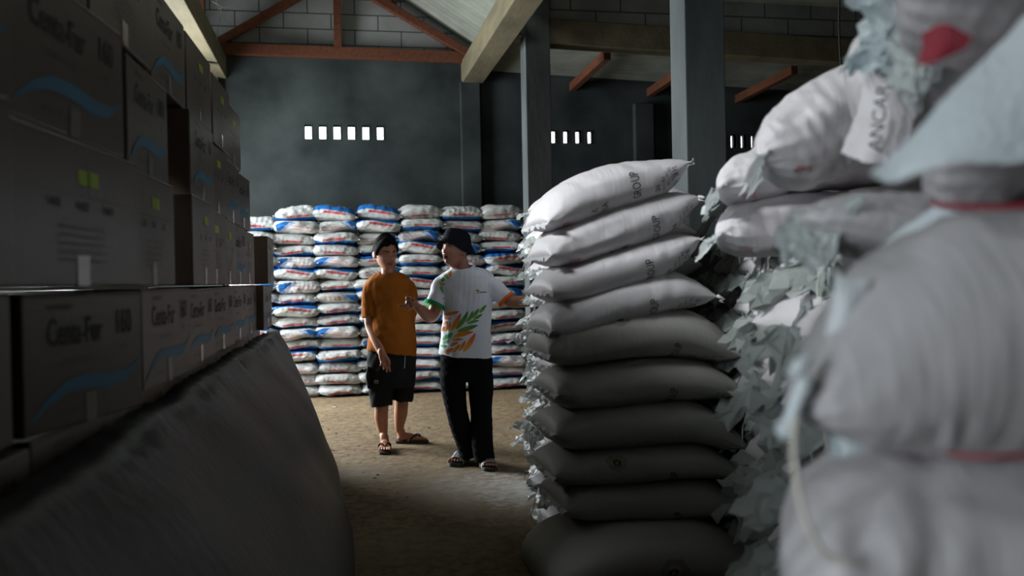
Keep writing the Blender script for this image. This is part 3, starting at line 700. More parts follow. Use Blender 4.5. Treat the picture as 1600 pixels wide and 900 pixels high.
fsack(3.0, [(1118,372),(1170,362),(1230,352),(1300,350),(1380,345),(1460,340)], 44, 'round white sack end third from the top of the right wall', 2075, 0.25, p=2.8, wr=2.6, endw=0.75, ll=0.11, red=True)

def film(parent, grid, seed, mat_, name='torn_liner', sub=7, ruf=0.012, jit=0.003, freq=1.6):
    """crumpled film through a grid of (u,v,depth) points"""
    g = np.array([[list(P(*q)) for q in row] for row in grid]); base = np.array(parent.location)
    a = np.stack([catmull(row, sub*(g.shape[1]-1)+1) for row in g]); n2 = a.shape[1]
    b = np.stack([catmull(a[:, j], sub*(g.shape[0]-1)+1) for j in range(n2)], 1); n1 = b.shape[0]
    v = b.reshape(-1, 3); r = np.random.RandomState(seed)
    q = v*14
    for k in range(3): v[:, k] += sinnoise(seed+k, q, freq)*ruf
    v += r.normal(size=v.shape)*jit
    return mk(name, v-base, strip_faces(n1, n2), mat_, parent, False)
FS = {o['label']: o for o in COL.objects if o.get('group') == GF}
def fs(k): return next(o for a, o in FS.items() if a.startswith(k))
D = 0.98
film(fs('blurred sack at the right'), [[(1600,20,1.05),(1680,60,1.0),(1760,120,1.0)],[(1490,120,1.02),(1540,180,0.97),(1600,235,0.95)],[(1420,200,1.0),(1450,235,0.97),(1470,255,0.95)],[(1352,272,0.98),(1385,285,0.98),(1430,270,0.98)]], 1, M['film_sheet'], ruf=0.014, jit=0.0004, freq=0.45, sub=12)
film(fs('upright looking'), [[(1350,95,1.75),(1395,100,1.72),(1440,110,1.7)],[(1335,170,1.75),(1380,180,1.7),(1425,190,1.7)],[(1312,245,1.75),(1350,262,1.7),(1400,262,1.7)]], 11, M['sack'], ruf=0.012, jit=0.0008, freq=0.5, name='folded_flap')
film(fs('blurred sack at the top'), [[(1438,52,1.12),(1475,38,1.1),(1520,60,1.1)],[(1440,75,1.12),(1475,72,1.1),(1505,78,1.1)],[(1432,100,1.12),(1455,98,1.1),(1480,88,1.1)]], 12, M['print_red'], ruf=0.003, jit=0.0004, freq=0.5, name='red_print')
film(fs('blurred sack at the top'), [[(1330,0,1.7),(1390,-10,1.65),(1450,0,1.6)],[(1325,60,1.7),(1385,70,1.6),(1440,60,1.6)],[(1322,95,1.7),(1375,110,1.65),(1430,120,1.6)]], 2, M['liner_blue'], ruf=0.03, jit=0.008)
film(fs('blurred sack at the top'), [[(1395,60,1.5),(1430,50,1.5),(1470,60,1.5)],[(1385,110,1.5),(1425,120,1.45),(1465,110,1.45)],[(1400,150,1.5),(1430,165,1.5),(1450,140,1.5)]], 3, M['liner'], ruf=0.02, jit=0.004)
film(fs('pinkish blurred sa'), [[(1240,345,1.42),(1290,330,1.4),(1340,310,1.38)],[(1232,365,1.42),(1275,385,1.4),(1300,420,1.4)],[(1225,430,1.45),(1262,420,1.43),(1290,440,1.43)]], 4, M['liner'], ruf=0.02)
film(fs('biggest blurred sa'), [[(1500,300,1.35),(1530,330,1.3),(1560,360,1.25)],[(1420,345,1.35),(1450,380,1.3),(1470,420,1.22)],[(1350,410,1.35),(1375,440,1.3),(1400,480,1.22)]], 5, M['film_sheet'], ruf=0.010, jit=0.0004, freq=0.6, sub=9)
film(fs('biggest blurred sa'), [[(1306,425,1.0),(1335,438,1.0),(1365,432,1.0)],[(1302,470,1.0),(1328,480,0.99),(1350,470,1.0)],[(1292,525,1.0),(1306,530,0.99),(1322,510,1.0)]], 6, M['white_trim'], ruf=0.004, jit=0.0004, freq=0.6, name='folded_ear')
film(fs('blurred sack at the right'), [[(1450,314,0.99),(1520,319,0.97),(1610,316,0.96)],[(1450,321,0.99),(1520,328,0.97),(1610,326,0.96)]], 13, M['print_red'], ruf=0.0005, jit=0.0001, name='red_print')
film(fs('biggest blurred sa'), [[(1480,706,0.86),(1540,710,0.84),(1620,706,0.84)],[(1480,712,0.86),(1540,718,0.84),(1620,716,0.84)]], 14, M['print_red'], ruf=0.0005, jit=0.0001, name='red_print')
mbk = MB(); bg_ = fs('biggest blurred sa')
for pp, rr_ in (([(1262,560,.93),(1250,572,.93),(1238,585,.93)], [.006,.009,.005]), ([(1256,600,.93),(1246,625,.93),(1236,652,.93),(1226,672,.93)], [.009,.0085,.008,.010])):
    mbk.tube([P(*q)-bg_.location for q in pp], rr_, 10)
mbk.make('twisted_ear', M['film_sheet'], bg_, True)
film(fs('blurred sack at the lo'), [[(1300,650,1.15),(1350,640,1.12),(1400,650,1.1)],[(1290,720,1.15),(1340,730,1.1),(1390,740,1.08)],[(1300,800,1.12),(1340,800,1.08),(1380,800,1.06)]], 7, M['liner_blue'], ruf=0.02)
big = fs('biggest blurred sa')
pts = [P(1243,655,.92),P(1240,700,.92),P(1246,760,.91),P(1262,820,.90),P(1290,868,.90),P(1330,880,.9)]
v, f = tube([q-big.location for q in pts], [0.0035]*6, 8); mk('loose_string', v, f, M['string'], big)
# red print ring on the top right sack and black letters on the upright one
def pxtext(string, u, v_, d, size, rot, m, parent, dirx=None, name='printed_text', sx=1, off=0.0):
    V2, f = text2d(string, size, off); a = math.radians(rot); R_ = RM @ Vector((1, 0, 0)); U_ = RM @ Vector((0, 1, 0)); c = P(u, v_, d)-parent.location
    pts = [c + R_*float(x*sx*math.cos(a)-y*math.sin(a)) + U_*float(x*sx*math.sin(a)+y*math.cos(a)) for x, y in V2]
    return mk(name, pts, f, m, parent, False)

pxtext('ANCAR 50', 1377, 165, 1.66, 0.036, 82, M['black_ink'], fs('upright looking'))

# ------------------------------------------------------------------ cartons on the left
CL, CD = 0.60, 0.42
def make_carton(h, seed, style):
    root = empty('carton'); r = random.Random(seed)
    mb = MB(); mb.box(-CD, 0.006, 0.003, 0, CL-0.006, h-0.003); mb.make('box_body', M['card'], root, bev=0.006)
    def face(y, z): return (0.0016, y, z)
    mb = MB(); z0 = h-0.014                      # flap seam and tape over the top edge and down the side
    mb.add([(0.0012, 0.012, z0), (0.0012, CL-0.012, z0), (0.0012, CL-0.012, z0+0.002), (0.0012, 0.012, z0+0.002)], [(0,1,2,3)]); mb.make('flap_seam', M['card_dark'], root)
    mb = MB(); yc = CL*0.5
    mb.add([(0.002, yc-0.026, 0.004), (0.002, yc+0.026, 0.004), (0.002, yc+0.026, 0.075), (0.002, yc-0.026, 0.075)], [(0,1,2,3)]); mb.make('tape_strip', M['tape'], root)
    def tx(s, yc_, zc, size, m, sx=1, off=0.0, nm='printed_text'):
        v, f = text2d(s, size, off); mk(nm, [(0.0018, yc_+x*sx, zc+z) for x, z in v], f, m, root, False)
    if style == 0:
        tx('Centa-Fur', CL*0.39, h*0.70, 0.088, M['ink_dark'], 0.72, 0.022); tx('160', CL*0.80, h*0.74, 0.088, M['ink_dark'], 0.72, 0.022)
        tx('HERBISIDA', CL*0.27, h*0.89, 0.022, M['ink_grey'], 1.1, 0.01)
        tx('CENTA FUR 160', CL*0.40, h*0.50, 0.018, M['ink_grey'], 1.1); tx('160', CL*0.8, h*0.55, 0.022, M['ink_grey'])
        tx('CENTA FUR 160', CL*0.34, h*0.13, 0.018, M['ink_grey'], 1.1)
        n = 26; v = []
        for i in range(n):
            t = i/(n-1); y = 0.05*CL+t*0.91*CL; zc = h*(0.02+float(np.interp(t, [0,.12,.3,.5,.68,.84,1], [.08,.20,.295,.30,.27,.285,.41]))); wd = h*float(np.interp(t, [0,.15,.35,.6,.8,1], [.006,.035,.05,.062,.05,.006]))
            v += [(0.0018, y, zc-wd), (0.0018, y, zc+wd)]
        mk('wave_print', v, strip_faces(n, 2), M['ink_blue'], root, False)
    else:
        for k in range(3): tx('160', CL*(0.3+0.2*k), h*0.55, 0.032, M['ink_dark'], 1.2, 0.01)
        for k in range(5): tx('CENTA FUR 160  CENTA FUR 160', CL*0.5, h*(0.18+0.055*k), 0.014, M['ink_grey'], 1.0)
        v = []; cx_, cz = CL*0.55, h*0.75
        for k in range(2): 
            a = 0.022; x = cx_+(k-0.5)*0.05; v += [(0.0019, x-a, cz-a*0.8), (0.0019, x+a, cz-a*0.8), (0.0019, x+a, cz+a*0.8), (0.0019, x-a, cz+a*0.8)]
        mk('lime_mark', v, [(0,1,2,3), (4,5,6,7)], M['ink_lime'], root, False)
        mb = MB(); mb.add([(0.0018, 0.06, h*0.62), (0.0018, CL-0.06, h*0.62), (0.0018, CL-0.06, h*0.625), (0.0018, 0.06, h*0.625)], [(0,1,2,3)]); mb.make('print_line', M['ink_grey'], root)
    return root
CART = {}
for h in (0.32, 0.35):
    for st in (0, 1): CART[(h, st)] = [make_carton(h, 5+st, st), False]
BX = -0.60
for i in range(1): pass
ROWS = [  # z0, h, style, list of (near Y, length, X, rotation)
 (0.68, 0.32, 0, [(0.62,.7,-.62,3),(1.36,.7,-.62,3),(2.10,.7,-.60,4),(2.84,.7,-.60,2),(3.58,.7,-.59,3),(4.32,.7,-.59,2),(5.06,.7,-.59,3),(5.80,.7,-.58,2),(6.54,.7,-.56,2)]),
 (1.00, 0.32, 0, [(0.55,.7,-.76,6),(1.30,.7,-.74,8),(2.06,.535,-.65,15),(2.88,.70,-.575,3),(3.62,.70,-.57,2),(4.36,.70,-.575,3),(5.10,.70,-.565,2),(5.84,.64,-.565,2),(6.52,.64,-.50,1)]),
 (1.32, 0.35, 1, [(1.14,.66,-.66,6),(1.86,.78,-.64,7),(2.70,.58,-.59,3),(3.50,.58,-.535,1),(4.12,.56,-.58,3),(4.70,.50,-.575,2),(5.22,.50,-.58,3),(5.75,.55,-.575,2),(6.72,.50,-.50,1)]),
 (1.67, 0.35, 0, [(1.25,.66,-.66,5),(1.96,.72,-.64,6),(2.84,.56,-.595,2),(3.72,.62,-.55,1),(4.50,.56,-.59,3),(5.10,.58,-.58,2),(5.71,.58,-.585,3)]),
 (2.02, 0.35, 1, [(1.05,.66,-.68,6),(1.76,.70,-.66,5),(2.50,.66,-.61,3),(3.24,.60,-.60,2),(3.90,.60,-.585,2),(4.62,.56,-.575,2),(5.28,.60,-.59,2)])]
for ri, (z0, h, st, lst) in enumerate(ROWS):
    rr = random.Random(50+ri)
    for k, (y, L_, x_, rot) in enumerate(lst):
        x_ += (-0.05, 0, 0.02, 0, 0)[ri]
        s_ = 0 if (ri, k) in ((2, 1), (2, 6), (4, 3)) else 1 if (ri, k) in ((1, 1), (3, 1), (3, 4), (2, 2)) else st
        if (ri, k) == (2, 1): s_ = 1
        if (ri, k) in ((3, 1), (3, 2)): s_ = 0
        slot = CART[(h, s_)]
        if slot[1]: o = copytree(slot[0])
        else: o = slot[0]; slot[1] = True
        o.location = (x_, y, z0+0.001); o.rotation_euler = (0, 0, -math.radians(rot)); o.scale = (1, L_/CL, rr.uniform(0.965, 0.995))
        tag(o, 'brown printed carton, %s from camera in the %s row of the carton stack' % (ORD[k+1], ORD[ri+1]), 'carton', 'brown cartons stacked along the left side')
for k, sl in CART.items():
    if not sl[1]:
        for ch in list(sl[0].children): bpy.data.objects.remove(ch)
        bpy.data.objects.remove(sl[0])
# base platform under the cartons and the plastic sheet over it
mb = MB(); mb.box(-1.35, 0.2, 0, -0.66, 7.3, 0.68); tag(mb.make('platform', M['plaster'], bev=0.02), 'low concrete platform under the cartons, hidden by the grey sheet', 'platform')
n1, n2 = 90, 34; v = []; q = []
for i in range(n1):
    a = i/(n1-1)
    for j in range(n2):
        b = j/(n2-1)
        top = np.array((-0.565+0.10*a**2, 0.15+7.2*a, 0.945+0.035*a)); bot = np.array((0.055, -0.4+5.32*a, 0.0))
        p = top*(1-b)+bot*b
        bulge = 0.05*math.sin(math.pi*b)*(1-0.8*a)+0.03*a*math.sin(math.pi*b)
        p += np.array((bulge, 0, bulge*0.3)); 
        if j == 0: p += np.array((-0.05, 0, -0.012))
        v.append(p); q.append((p[1]*1.3, b*1.2, a))
v = np.array(v); q = np.array(q); bb = np.tile(np.linspace(0, 1, n2), n1)
damp = np.clip(bb*6, 0.25, 1)*np.clip((1-bb)*8, 0.0, 1)
v[:, 0] += sinnoise(3, q*np.array([1.2, 1.2, 1]), 1.3)*0.014*damp + sinnoise(4, q*np.array([2.0, 5.0, 1]), 1.5)*0.004
tp = (bb < 0.08); v[tp, 2] += sinnoise(6, q*8, 1.8)[tp]*0.012; v[tp, 0] += sinnoise(7, q*9, 2)[tp]*0.012
v[:, 2] = np.maximum(v[:, 2], 0.004)
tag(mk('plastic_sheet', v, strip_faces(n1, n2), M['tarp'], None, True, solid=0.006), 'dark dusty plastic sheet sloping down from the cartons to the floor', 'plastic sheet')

# loose clods of earth and two scraps of paper
mb = MB(); rc = np.random.RandomState(5); base, bf = None, None
for k in range(900):
    x, y = rc.uniform(-1.3, 2.0), 4.6+6.0*rc.uniform()**0.8
    r0 = 0.004+0.010*rc.uniform()**3
    if (x < -0.3 and y < 7.4) or (x > 0.7 and y < 6.6) or (0.3 < x < 1.4 and 6.0 < y < 7.6 and r0 > 0.0): continue
    n = 6; v = [(x, y, r0*0.8)]+[(x+r0*(0.9+0.5*rc.uniform())*math.cos(a), y+r0*(0.9+0.5*rc.uniform())*math.sin(a), 0.0005) for a in np.linspace(0, 2*math.pi, n+1)[:-1]]
    v[0] = (x+r0*rc.uniform(-.4, .4), y, r0*rc.uniform(.4, .9)); mb.add(v, [(0, 1+j, 1+(j+1) % n) for j in range(n)])
cl = mb.make('earth_clods', M['clod'], smooth=False); cl['kind'] = 'stuff'; tag(cl, 'small loose crumbs of earth scattered over the brown floor', 'earth crumbs')
for (u, v_, w_, lab) in ((523, 636, 0.07, 'small pale paper scrap on the floor near the grey plastic sheet'), (603, 639.5, 0.10, 'thin pale paper strip on the floor behind the person in orange')):
    c = onZ(u, v_, 0.004); pts = [(c.x+w_*(i/4-0.5), c.y+0.012*math.sin(i*2)+0.012*sg, 0.004+0.004*((i+(sg > 0)) % 2)) for i in range(5) for sg in (-1, 1)]
    tag(mk('paper_scrap', pts, strip_faces(5, 2), M['white_trim'], None, False, solid=0.001), lab, 'paper')

# cable, cobwebs
v, f = tube([P(1312,-20,7.5), P(1311,40,7.5), P(1313,90,7.5), P(1316,118,7.5)], [0.008]*4, 6); tag(mk('hanging_cable', v, f, M['wire']), 'thin black cable hanging from the aisle roof near the right sacks', 'cable')
def cob(pts, name, lab):
    mb = MB()
    for a in pts: mb.tube(a, [0.0022]*len(a), 4)
    tag(mb.make(name, M['cobweb'], smooth=True), lab, 'cobweb')
cob([[P(338,0,10.5),P(343,30,10.5),P(338,62,10.5)],[P(331,2,10.5),P(352,12,10.5),P(372,4,10.5)],[P(343,12,10.5),P(352,32,10.5)],[P(335,62,10.5),P(342,40,10.5),P(346,12,10.5)]], 'cobweb', 'cobweb threads hanging beside the left beam')

# ------------------------------------------------------------------ people
def remesh(mb, name, voxel, smooth_it=4, fac=0.5):
    me = bpy.data.meshes.new(name); me.from_pydata([tuple(map(float, p)) for p in mb.v], [], mb.f)
    bm = bmesh.new(); bm.from_mesh(me); bmesh.ops.recalc_face_normals(bm, faces=bm.faces); bm.to_mesh(me); bm.free()
    o = bpy.data.objects.new(name, me); COL.objects.link(o)
    r = o.modifiers.new('r', 'REMESH'); r.mode = 'VOXEL'; r.voxel_size = voxel; r.use_smooth_shade = True
    s = o.modifiers.new('s', 'SMOOTH'); s.iterations = smooth_it; s.factor = fac
    bake(o); return o
def vcoords(o):
    n = len(o.data.vertices); a = np.empty(n*3); o.data.vertices.foreach_get('co', a); return a.reshape(-1, 3)
def vnormals(o):
    n = len(o.data.vertices); a = np.empty(n*3); o.data.vertices.foreach_get('normal', a); return a.reshape(-1, 3)
def setco(o, a): o.data.vertices.foreach_set('co', np.ascontiguousarray(a).ravel()); o.data.update()
def px(u, v, d): return P(u, v, d)
def loft_rings(mb, rings, n=36, sq=0.9):
    """rings: (centre, right half vector, front half vector)"""
    v = []
    for c, R_, F_ in rings:
        for j in range(n):
            a = 2*math.pi*j/n; ca, sa = math.cos(a), math.sin(a)
            v.append(c + R_*(math.copysign(abs(ca)**sq, ca)) + F_*(math.copysign(abs(sa)**sq, sa)))
    m = len(rings); f = strip_faces(m, n, True) + [tuple(range(n))[::-1], tuple((m-1)*n+j for j in range(n))]
    mb.add(v, f)
def dense(rings, k=3):
    A = np.array([list(c)+list(r)+list(f) for c, r, f in rings]); A = catmull(A, k*(len(rings)-1)+1) if False else np.stack([np.interp(np.linspace(0, len(rings)-1, k*(len(rings)-1)+1), range(len(rings)), A[:, i]) for i in range(9)], 1)
    return [(Vector(a[:3]), Vector(a[3:6]), Vector(a[6:])) for a in A]
def torso(mb, rows, d, yawv=0.0, dd=0.0):
    """rows: (vL,uL,vR,uR,half depth). yawv tilts ring depth axis"""
    rings = []
    for vL, uL, vR, uR, hd in rows:
        a = P(uL, vL, d+dd); b = P(uR, vR, d-dd); c = (a+b)/2; R_ = (b-a)/2
        F_ = -CF*hd; rings.append((c, R_, F_))
    loft_rings(mb, dense(rings, 3))

def head_surface(dirs, w_=0.078, l_=0.098, h_=0.122, fat=1.0):
    """dirs (n,3) unit, x right y front z up -> points of a face-shaped head"""
    x, y, z = dirs.T
    p = np.stack([x*w_, y*l_, z*h_], 1)
    zz = p[:, 2]
    low = np.clip(-zz/h_, 0, 1)
    p[:, 0] *= 1-0.40*low**1.3
    front = np.clip(y, 0, 1)
    p[:, 1] *= np.where(y > 0, 1-0.04*(1-low), 1-0.30*low**1.2)
    p[:, 1] += front*0.012*low**0.7
    # flatten face
    p[:, 1] = np.where(y > 0, np.minimum(p[:, 1], l_*0.93+0.10*(p[:, 1]-l_*0.93)), p[:, 1])
    def g(cx_, cz, sx, sz, a, ax=1):
        return a*np.exp(-((p[:, 0]-cx_)/sx)**2-((zz-cz)/sz)**2)*(y > 0)
    dy = g(0, 0.006, 0.010, 0.022, 0.010)+g(0, -0.020, 0.012, 0.012, 0.021)+g(0.011, -0.026, 0.007, 0.007, 0.009)+g(-0.011, -0.026, 0.007, 0.007, 0.009)
    for s in (-1, 1):
        dy += g(s*0.031, 0.010, 0.016, 0.011, -0.011)+g(s*0.030, 0.028, 0.022, 0.008, 0.006)+g(s*0.045, -0.018, 0.018, 0.016, 0.006)+g(s*0.035, -0.055, 0.015, 0.02, -0.003)
    dy += g(0, -0.049, 0.022, 0.006, 0.009)+g(0, -0.064, 0.019, 0.007, 0.008)+g(0, -0.0565, 0.022, 0.0028, -0.009)+g(0, -0.078, 0.02, 0.006, -0.005)+g(0, -0.098, 0.022, 0.014, 0.008)
    p[:, 1] += dy
    return p*fat
def sph(n=44, m=56):
    v = []
    for i in range(n+1):
        a = math.pi*i/n
        for j in range(m): b = 2*math.pi*j/m; v.append((math.sin(a)*math.cos(b), math.sin(a)*math.sin(b), math.cos(a)))
    return np.array(v), strip_faces(n+1, m, True)
class Head:
    def __init__(s, centre, yaw, pitch, roll, scale=1.0):
        # yaw: + turns to the right side of the picture; pitch + looks down; roll + tips the crown to the picture's right
        f = (-CF)*math.cos(yaw)+CR*math.sin(yaw); f = f*math.cos(pitch)-Vector((0, 0, 1))*math.sin(pitch)
        side = f.cross(Vector((0, 0, 1))).normalized(); up = side.cross(f).normalized()
        rot = Matrix.Rotation(roll, 3, CF); f = rot@f; side = rot@side; up = rot@up
        s.R, s.F, s.U, s.c, s.k = np.array(side), np.array(f), np.array(up), np.array(centre), scale
    def w(s, p): p = np.atleast_2d(p)*s.k; return s.c + p[:, :1]*s.R + p[:, 1:2]*s.F + p[:, 2:3]*s.U
    def mesh(s, mb):
        d, f = sph(); mb.add(s.w(head_surface(d)), f)
        for sd in (-1, 1):                      # ears
            q, ff = sph(12, 16); e = q*np.array((0.008, 0.018, 0.031)); e[:, 0] += np.where(e[:, 1] < 0, -e[:, 1]*0.5, 0)*1
            e[:, 0] = e[:, 0]*sd + sd*0.081; e[:, 1] += -0.012; e[:, 2] += -0.006; mb.add(s.w(e), ff)
    def details(s, parent, brow='hair', open_=0.0, moustache=False, half_closed=False):
        def surfpt(x, z, off):
            # march the face surface at given x,z
            d, _ = Head.cache; p = Head.hp; sel = p[:, 1] > 0
            dist = (p[sel, 0]-x)**2+(p[sel, 2]-z)**2; k = np.argsort(dist)[:4]; w_ = 1/(dist[k]+1e-7); return np.array((x, (p[sel][k, 1]*w_).sum()/w_.sum()+off, z))
        # eyes
        for sd in (-1, 1):
            q, ff = sph(10, 14); c = surfpt(sd*0.031, 0.010, -0.0035)
            e = q*np.array((0.0125, 0.006, 0.0042 if not half_closed else 0.0028))+c
            mk('eye', s.w(e), ff, M['eye_white'], parent)
            e = q*np.array((0.0052, 0.003, 0.0042 if not half_closed else 0.003))+c+np.array((0, 0.0045, 0))
            mk('iris', s.w(e), ff, M['iris'], parent)
            pts = [surfpt(sd*(0.014+0.036*t), 0.0165+0.006*math.sin(math.pi*t)-0.003*t, 0.0005) for t in np.linspace(0, 1, 6)]
            v, f = tube([Vector(a) for a in pts], [0.0012]*6, 6); mk('upper_lid', s.w(np.array(v)), f, M['hair'], parent)
            pts = [surfpt(sd*(0.012+0.042*t), 0.027+0.008*math.sin(math.pi*t*0.8)-0.004*t, 0.0016) for t in np.linspace(0, 1, 7)]
            v, f = tube([Vector(a) for a in pts], [0.002, 0.0034, 0.0036, 0.0034, 0.003, 0.0022, 0.001], 6); mk('eyebrow', s.w(np.array(v)), f, M['hair'], parent)
        for z, r_, nm in ((-0.0495, 0.0035, 'upper_lip'), (-0.063-open_, 0.0042, 'lower_lip')):
            pts = [surfpt(x, z+0.0015*math.cos(x*120)-abs(x)*0.06*(1 if z > -0.055 else -1), 0.0012) for x in np.linspace(-0.024, 0.024, 9)]
            v, f = tube([Vector(a) for a in pts], [0.001, r_*.7, r_, r_, r_*.9, r_, r_, r_*.7, 0.001], 8); mk(nm, s.w(np.array(v)), f, M['lip'], parent)
        pts = [surfpt(x, -0.0565-open_/2, 0.0018) for x in np.linspace(-0.021, 0.021, 7)]
        v, f = tube([Vector(a) for a in pts], [0.0008, 0.0016+open_/2, 0.0022+open_/2, 0.0022+open_/2, 0.002+open_/2, 0.0016, 0.0008], 6); mk('mouth_line', s.w(np.array(v)), f, M['iris'], parent)
        for sd in (-1, 1):
            q, ff = sph(8, 10); mk('nostril', s.w(q*np.array((0.0035, 0.003, 0.0025))+surfpt(sd*0.008, -0.031, -0.0005)), ff, M['iris'], parent)
        if moustache:
            pts = [surfpt(x, -0.0415-abs(x)*0.12, 0.0008) for x in np.linspace(-0.022, 0.022, 8)]
            v, f = tube([Vector(a) for a in pts], [0.0006, 0.0018, 0.0022, 0.0018, 0.0018, 0.0022, 0.0018, 0.0006], 6); mk('moustache', s.w(np.array(v)), f, M['hair'], parent)
Head.cache = sph(90, 110); Head.hp = head_surface(Head.cache[0])
def finger(mb, pts, r0, r1):
    n = len(pts); mb.tube(pts, [r0+(r1-r0)*i/(n-1) for i in range(n)], 10)

def foot(mb, heel, toe, width, n_toes=True, inner=1):
    """heel, toe on the ground; rises to the ankle above the heel"""
    h = Vector(heel); t = Vector(toe); d = (t-h); L = d.length; d.normalize(); s_ = d.cross(Vector((0, 0, 1)))
    Z = Vector((0, 0, 1)); w_ = width
    rings = []
    for a, hw, hh in ((0.02, .20, .025), (0.10, .31, .045), (0.25, .30, .058), (0.45, .33, .052), (0.62, .42, .036), (0.76, .47, .027), (0.82, .44, .02)):
        c = h + d*(L*a) + Z*(hh*0.5+0.028) ; rings.append((c, s_*(w_*hw*1.05), Z*(hh*0.5+0.003)))
    loft_rings(mb, dense(rings, 3), n=20)
    for k in range(5):
        y = inner*(0.40-0.20*k); L0, L1 = 0.74-0.02*k, 1.0-0.035*k - (0.02 if k == 0 else 0); r = 0.0125 if k == 0 else 0.0085
        a = h+d*(L*L0)+s_*(y*w_)+Z*0.042; b = h+d*(L*(L0+L1)/2)+s_*(y*w_*1.05)+Z*0.046; c = h+d*(L*L1)+s_*(y*w_*1.08)+Z*0.038
        finger(mb, [a, b, c], r, r*0.85)
def sole_mesh(heel, toe, width, thick, z0=0.001):
    h = Vector(heel); t = Vector(toe); d = (t-h); L = d.length*1.10; d.normalize(); s_ = d.cross(Vector((0, 0, 1))); h = h-d*(L*0.06)
    prof = [(0, .0), (0.01, .18), (0.05, .32), (0.15, .38), (0.35, .36), (0.5, .38), (0.7, .49), (0.85, .50), (0.94, .40), (0.99, .20), (1.0, 0)]
    pr = catmull([(a, b, 0) for a, b in prof], 34); v = []
    out = [(a, b) for a, b, _ in pr] + [(a, -b) for a, b, _ in pr[::-1][1:-1]]
    for z in (z0, z0+thick*0.5, z0+thick):
        for a, b in out: v.append(h+d*(L*a)+s_*(b*width*(1.0 if z < z0+thick else 0.97))+Vector((0, 0, z)))
    n = len(out); f = strip_faces(3, n, True)+[tuple(range(n))[::-1], tuple(2*n+j for j in range(n))]
    return v, f, h, d, s_, L

def cut_hole(o, c, R_, F_, U_, rx, ry, rz):
    """open the cloth inside an ellipsoid (neck opening)"""
    v = vcoords(o)-np.array(c); k = (v@np.array(R_)/rx)**2+(v@np.array(F_)/ry)**2+(v@np.array(U_)/rz)**2
    bm = bmesh.new(); bm.from_mesh(o.data); bm.verts.ensure_lookup_table()
    bmesh.ops.delete(bm, geom=[bm.verts[i] for i in np.nonzero(k < 1)[0]], context='VERTS'); bm.to_mesh(o.data); bm.free()
def neckline(o, c, half_w, half_d, drop, tilt, r, m, rx=None):
    """c centre, opening ellipse; front dips by drop, right side rises by tilt"""
    c = Vector(c); Z = Vector((0, 0, 1))
    R_ = (CR*half_w+Z*tilt); F_ = ((-CF)*half_d - Z*drop); U_ = R_.cross(F_).normalized()
    cut_hole(o, c, R_.normalized(), F_.normalized(), U_, R_.length, F_.length, 0.075)
    ring = [c+R_*math.cos(a)+F_*math.sin(a) for a in np.linspace(0, 2*math.pi, 34)]
    v, f = tube(ring, [r]*34, 8, steps=80, asp=1.0); return mk('collar', v, f, m, o)
def folds(o, spec, seed):
    """displace along the normal: spec list of (freq vector, amp, sharpness)"""
    c = vcoords(o); nrm = vnormals(o); a = np.zeros(len(c))
    for i, (fx, fy, fz, amp, warp) in enumerate(spec):
        q = c*np.array((fx, fy, fz)); n = sinnoise(seed+i*3, q, 1.0, 5); a += amp*np.sign(n)*np.abs(n)**1.2
    setco(o, c+nrm*a[:, None])

def bvh_of(o): return BVHTree.FromPolygons([tuple(p) for p in vcoords(o)], [tuple(p.vertices) for p in o.data.polygons])
EYE = Vector((0, 0, CAMZ))
def project(bv, u, v, off=0.002):
    d = ray(u, v).normalized(); hit = bv.ray_cast(EYE, d)
    if hit[0] is None: return None
    n = hit[1]; 
    if n.dot(d) > 0: n = -n
    return hit[0]+n*off
def leaf(bv, parent, a, b, wd, m, bend=0.12, name='leaf_print', n=12, c=7):
    a = np.array(a, float); b = np.array(b, float); t = b-a; L = np.linalg.norm(t); t /= L; s_ = np.array((-t[1], t[0])); v = []; uv = []
    for i in range(n):
        g = i/(n-1); hw = wd/2*math.sin(math.pi*g**0.85)**0.75 if 0 < g < 1 else 0.05
        for j in range(c):
            k = -1+2*j/(c-1); p = a+t*L*g+s_*(hw*k+bend*L*math.sin(math.pi*g)*0.6)
            q = project(bv, p[0], p[1]); 
            if q is None: return
            v.append(q); uv.append((g, 0.5+k/2))
    mk(name, v, strip_faces(n, c), m, parent, False, uv)
def poly(bv, parent, pts, m, name, k=8):
    """convex quad or triangle patch projected onto the cloth"""
    if len(pts) == 3: pts = pts+[pts[2]]
    A = np.array(pts, float); v = []
    for i in range(k):
        for j in range(k):
            a, b = i/(k-1), j/(k-1); p = (A[0]*(1-a)+A[1]*a)*(1-b)+(A[3]*(1-a)+A[2]*a)*b
            q = project(bv, p[0], p[1]); 
            if q is None: return
            v.append(q)
    uv = [(j/(k-1), i/(k-1)) for i in range(k) for j in range(k)]
    mk(name, v, strip_faces(k, k), m, parent, False, uv)

def reparent(root, objs):
    loc = root.location.copy()
    for o in objs:
        if o.parent is None and o is not root: 
            o.parent = root
            if o.type == 'MESH':
                c = vcoords(o)-np.array(loc); setco(o, c)
                for ch in o.children: setco(ch, vcoords(ch)-np.array(loc))

# ---- man in the rust orange T-shirt
DA = 7.28
before = set(COL.objects)
mb = MB()
HA = Head(P(602.5, 396.5, DA-0.02), math.radians(31), math.radians(12), math.radians(-2), 1.10)
HA.mesh(mb)
mb.tube([P(608,448,DA+0.02), P(608,436,DA+0.02), P(607,423,DA+0.01), P(606,408,DA+0.02)], [0.10, 0.072, 0.058, 0.060], 18)
mb.tube([P(610,560,DA+0.03), P(609,500,DA+0.02), P(609,460,DA+0.02), P(609,448,DA+0.02)], [0.12, 0.12, 0.12, 0.10], 18)   # trunk under the shirt
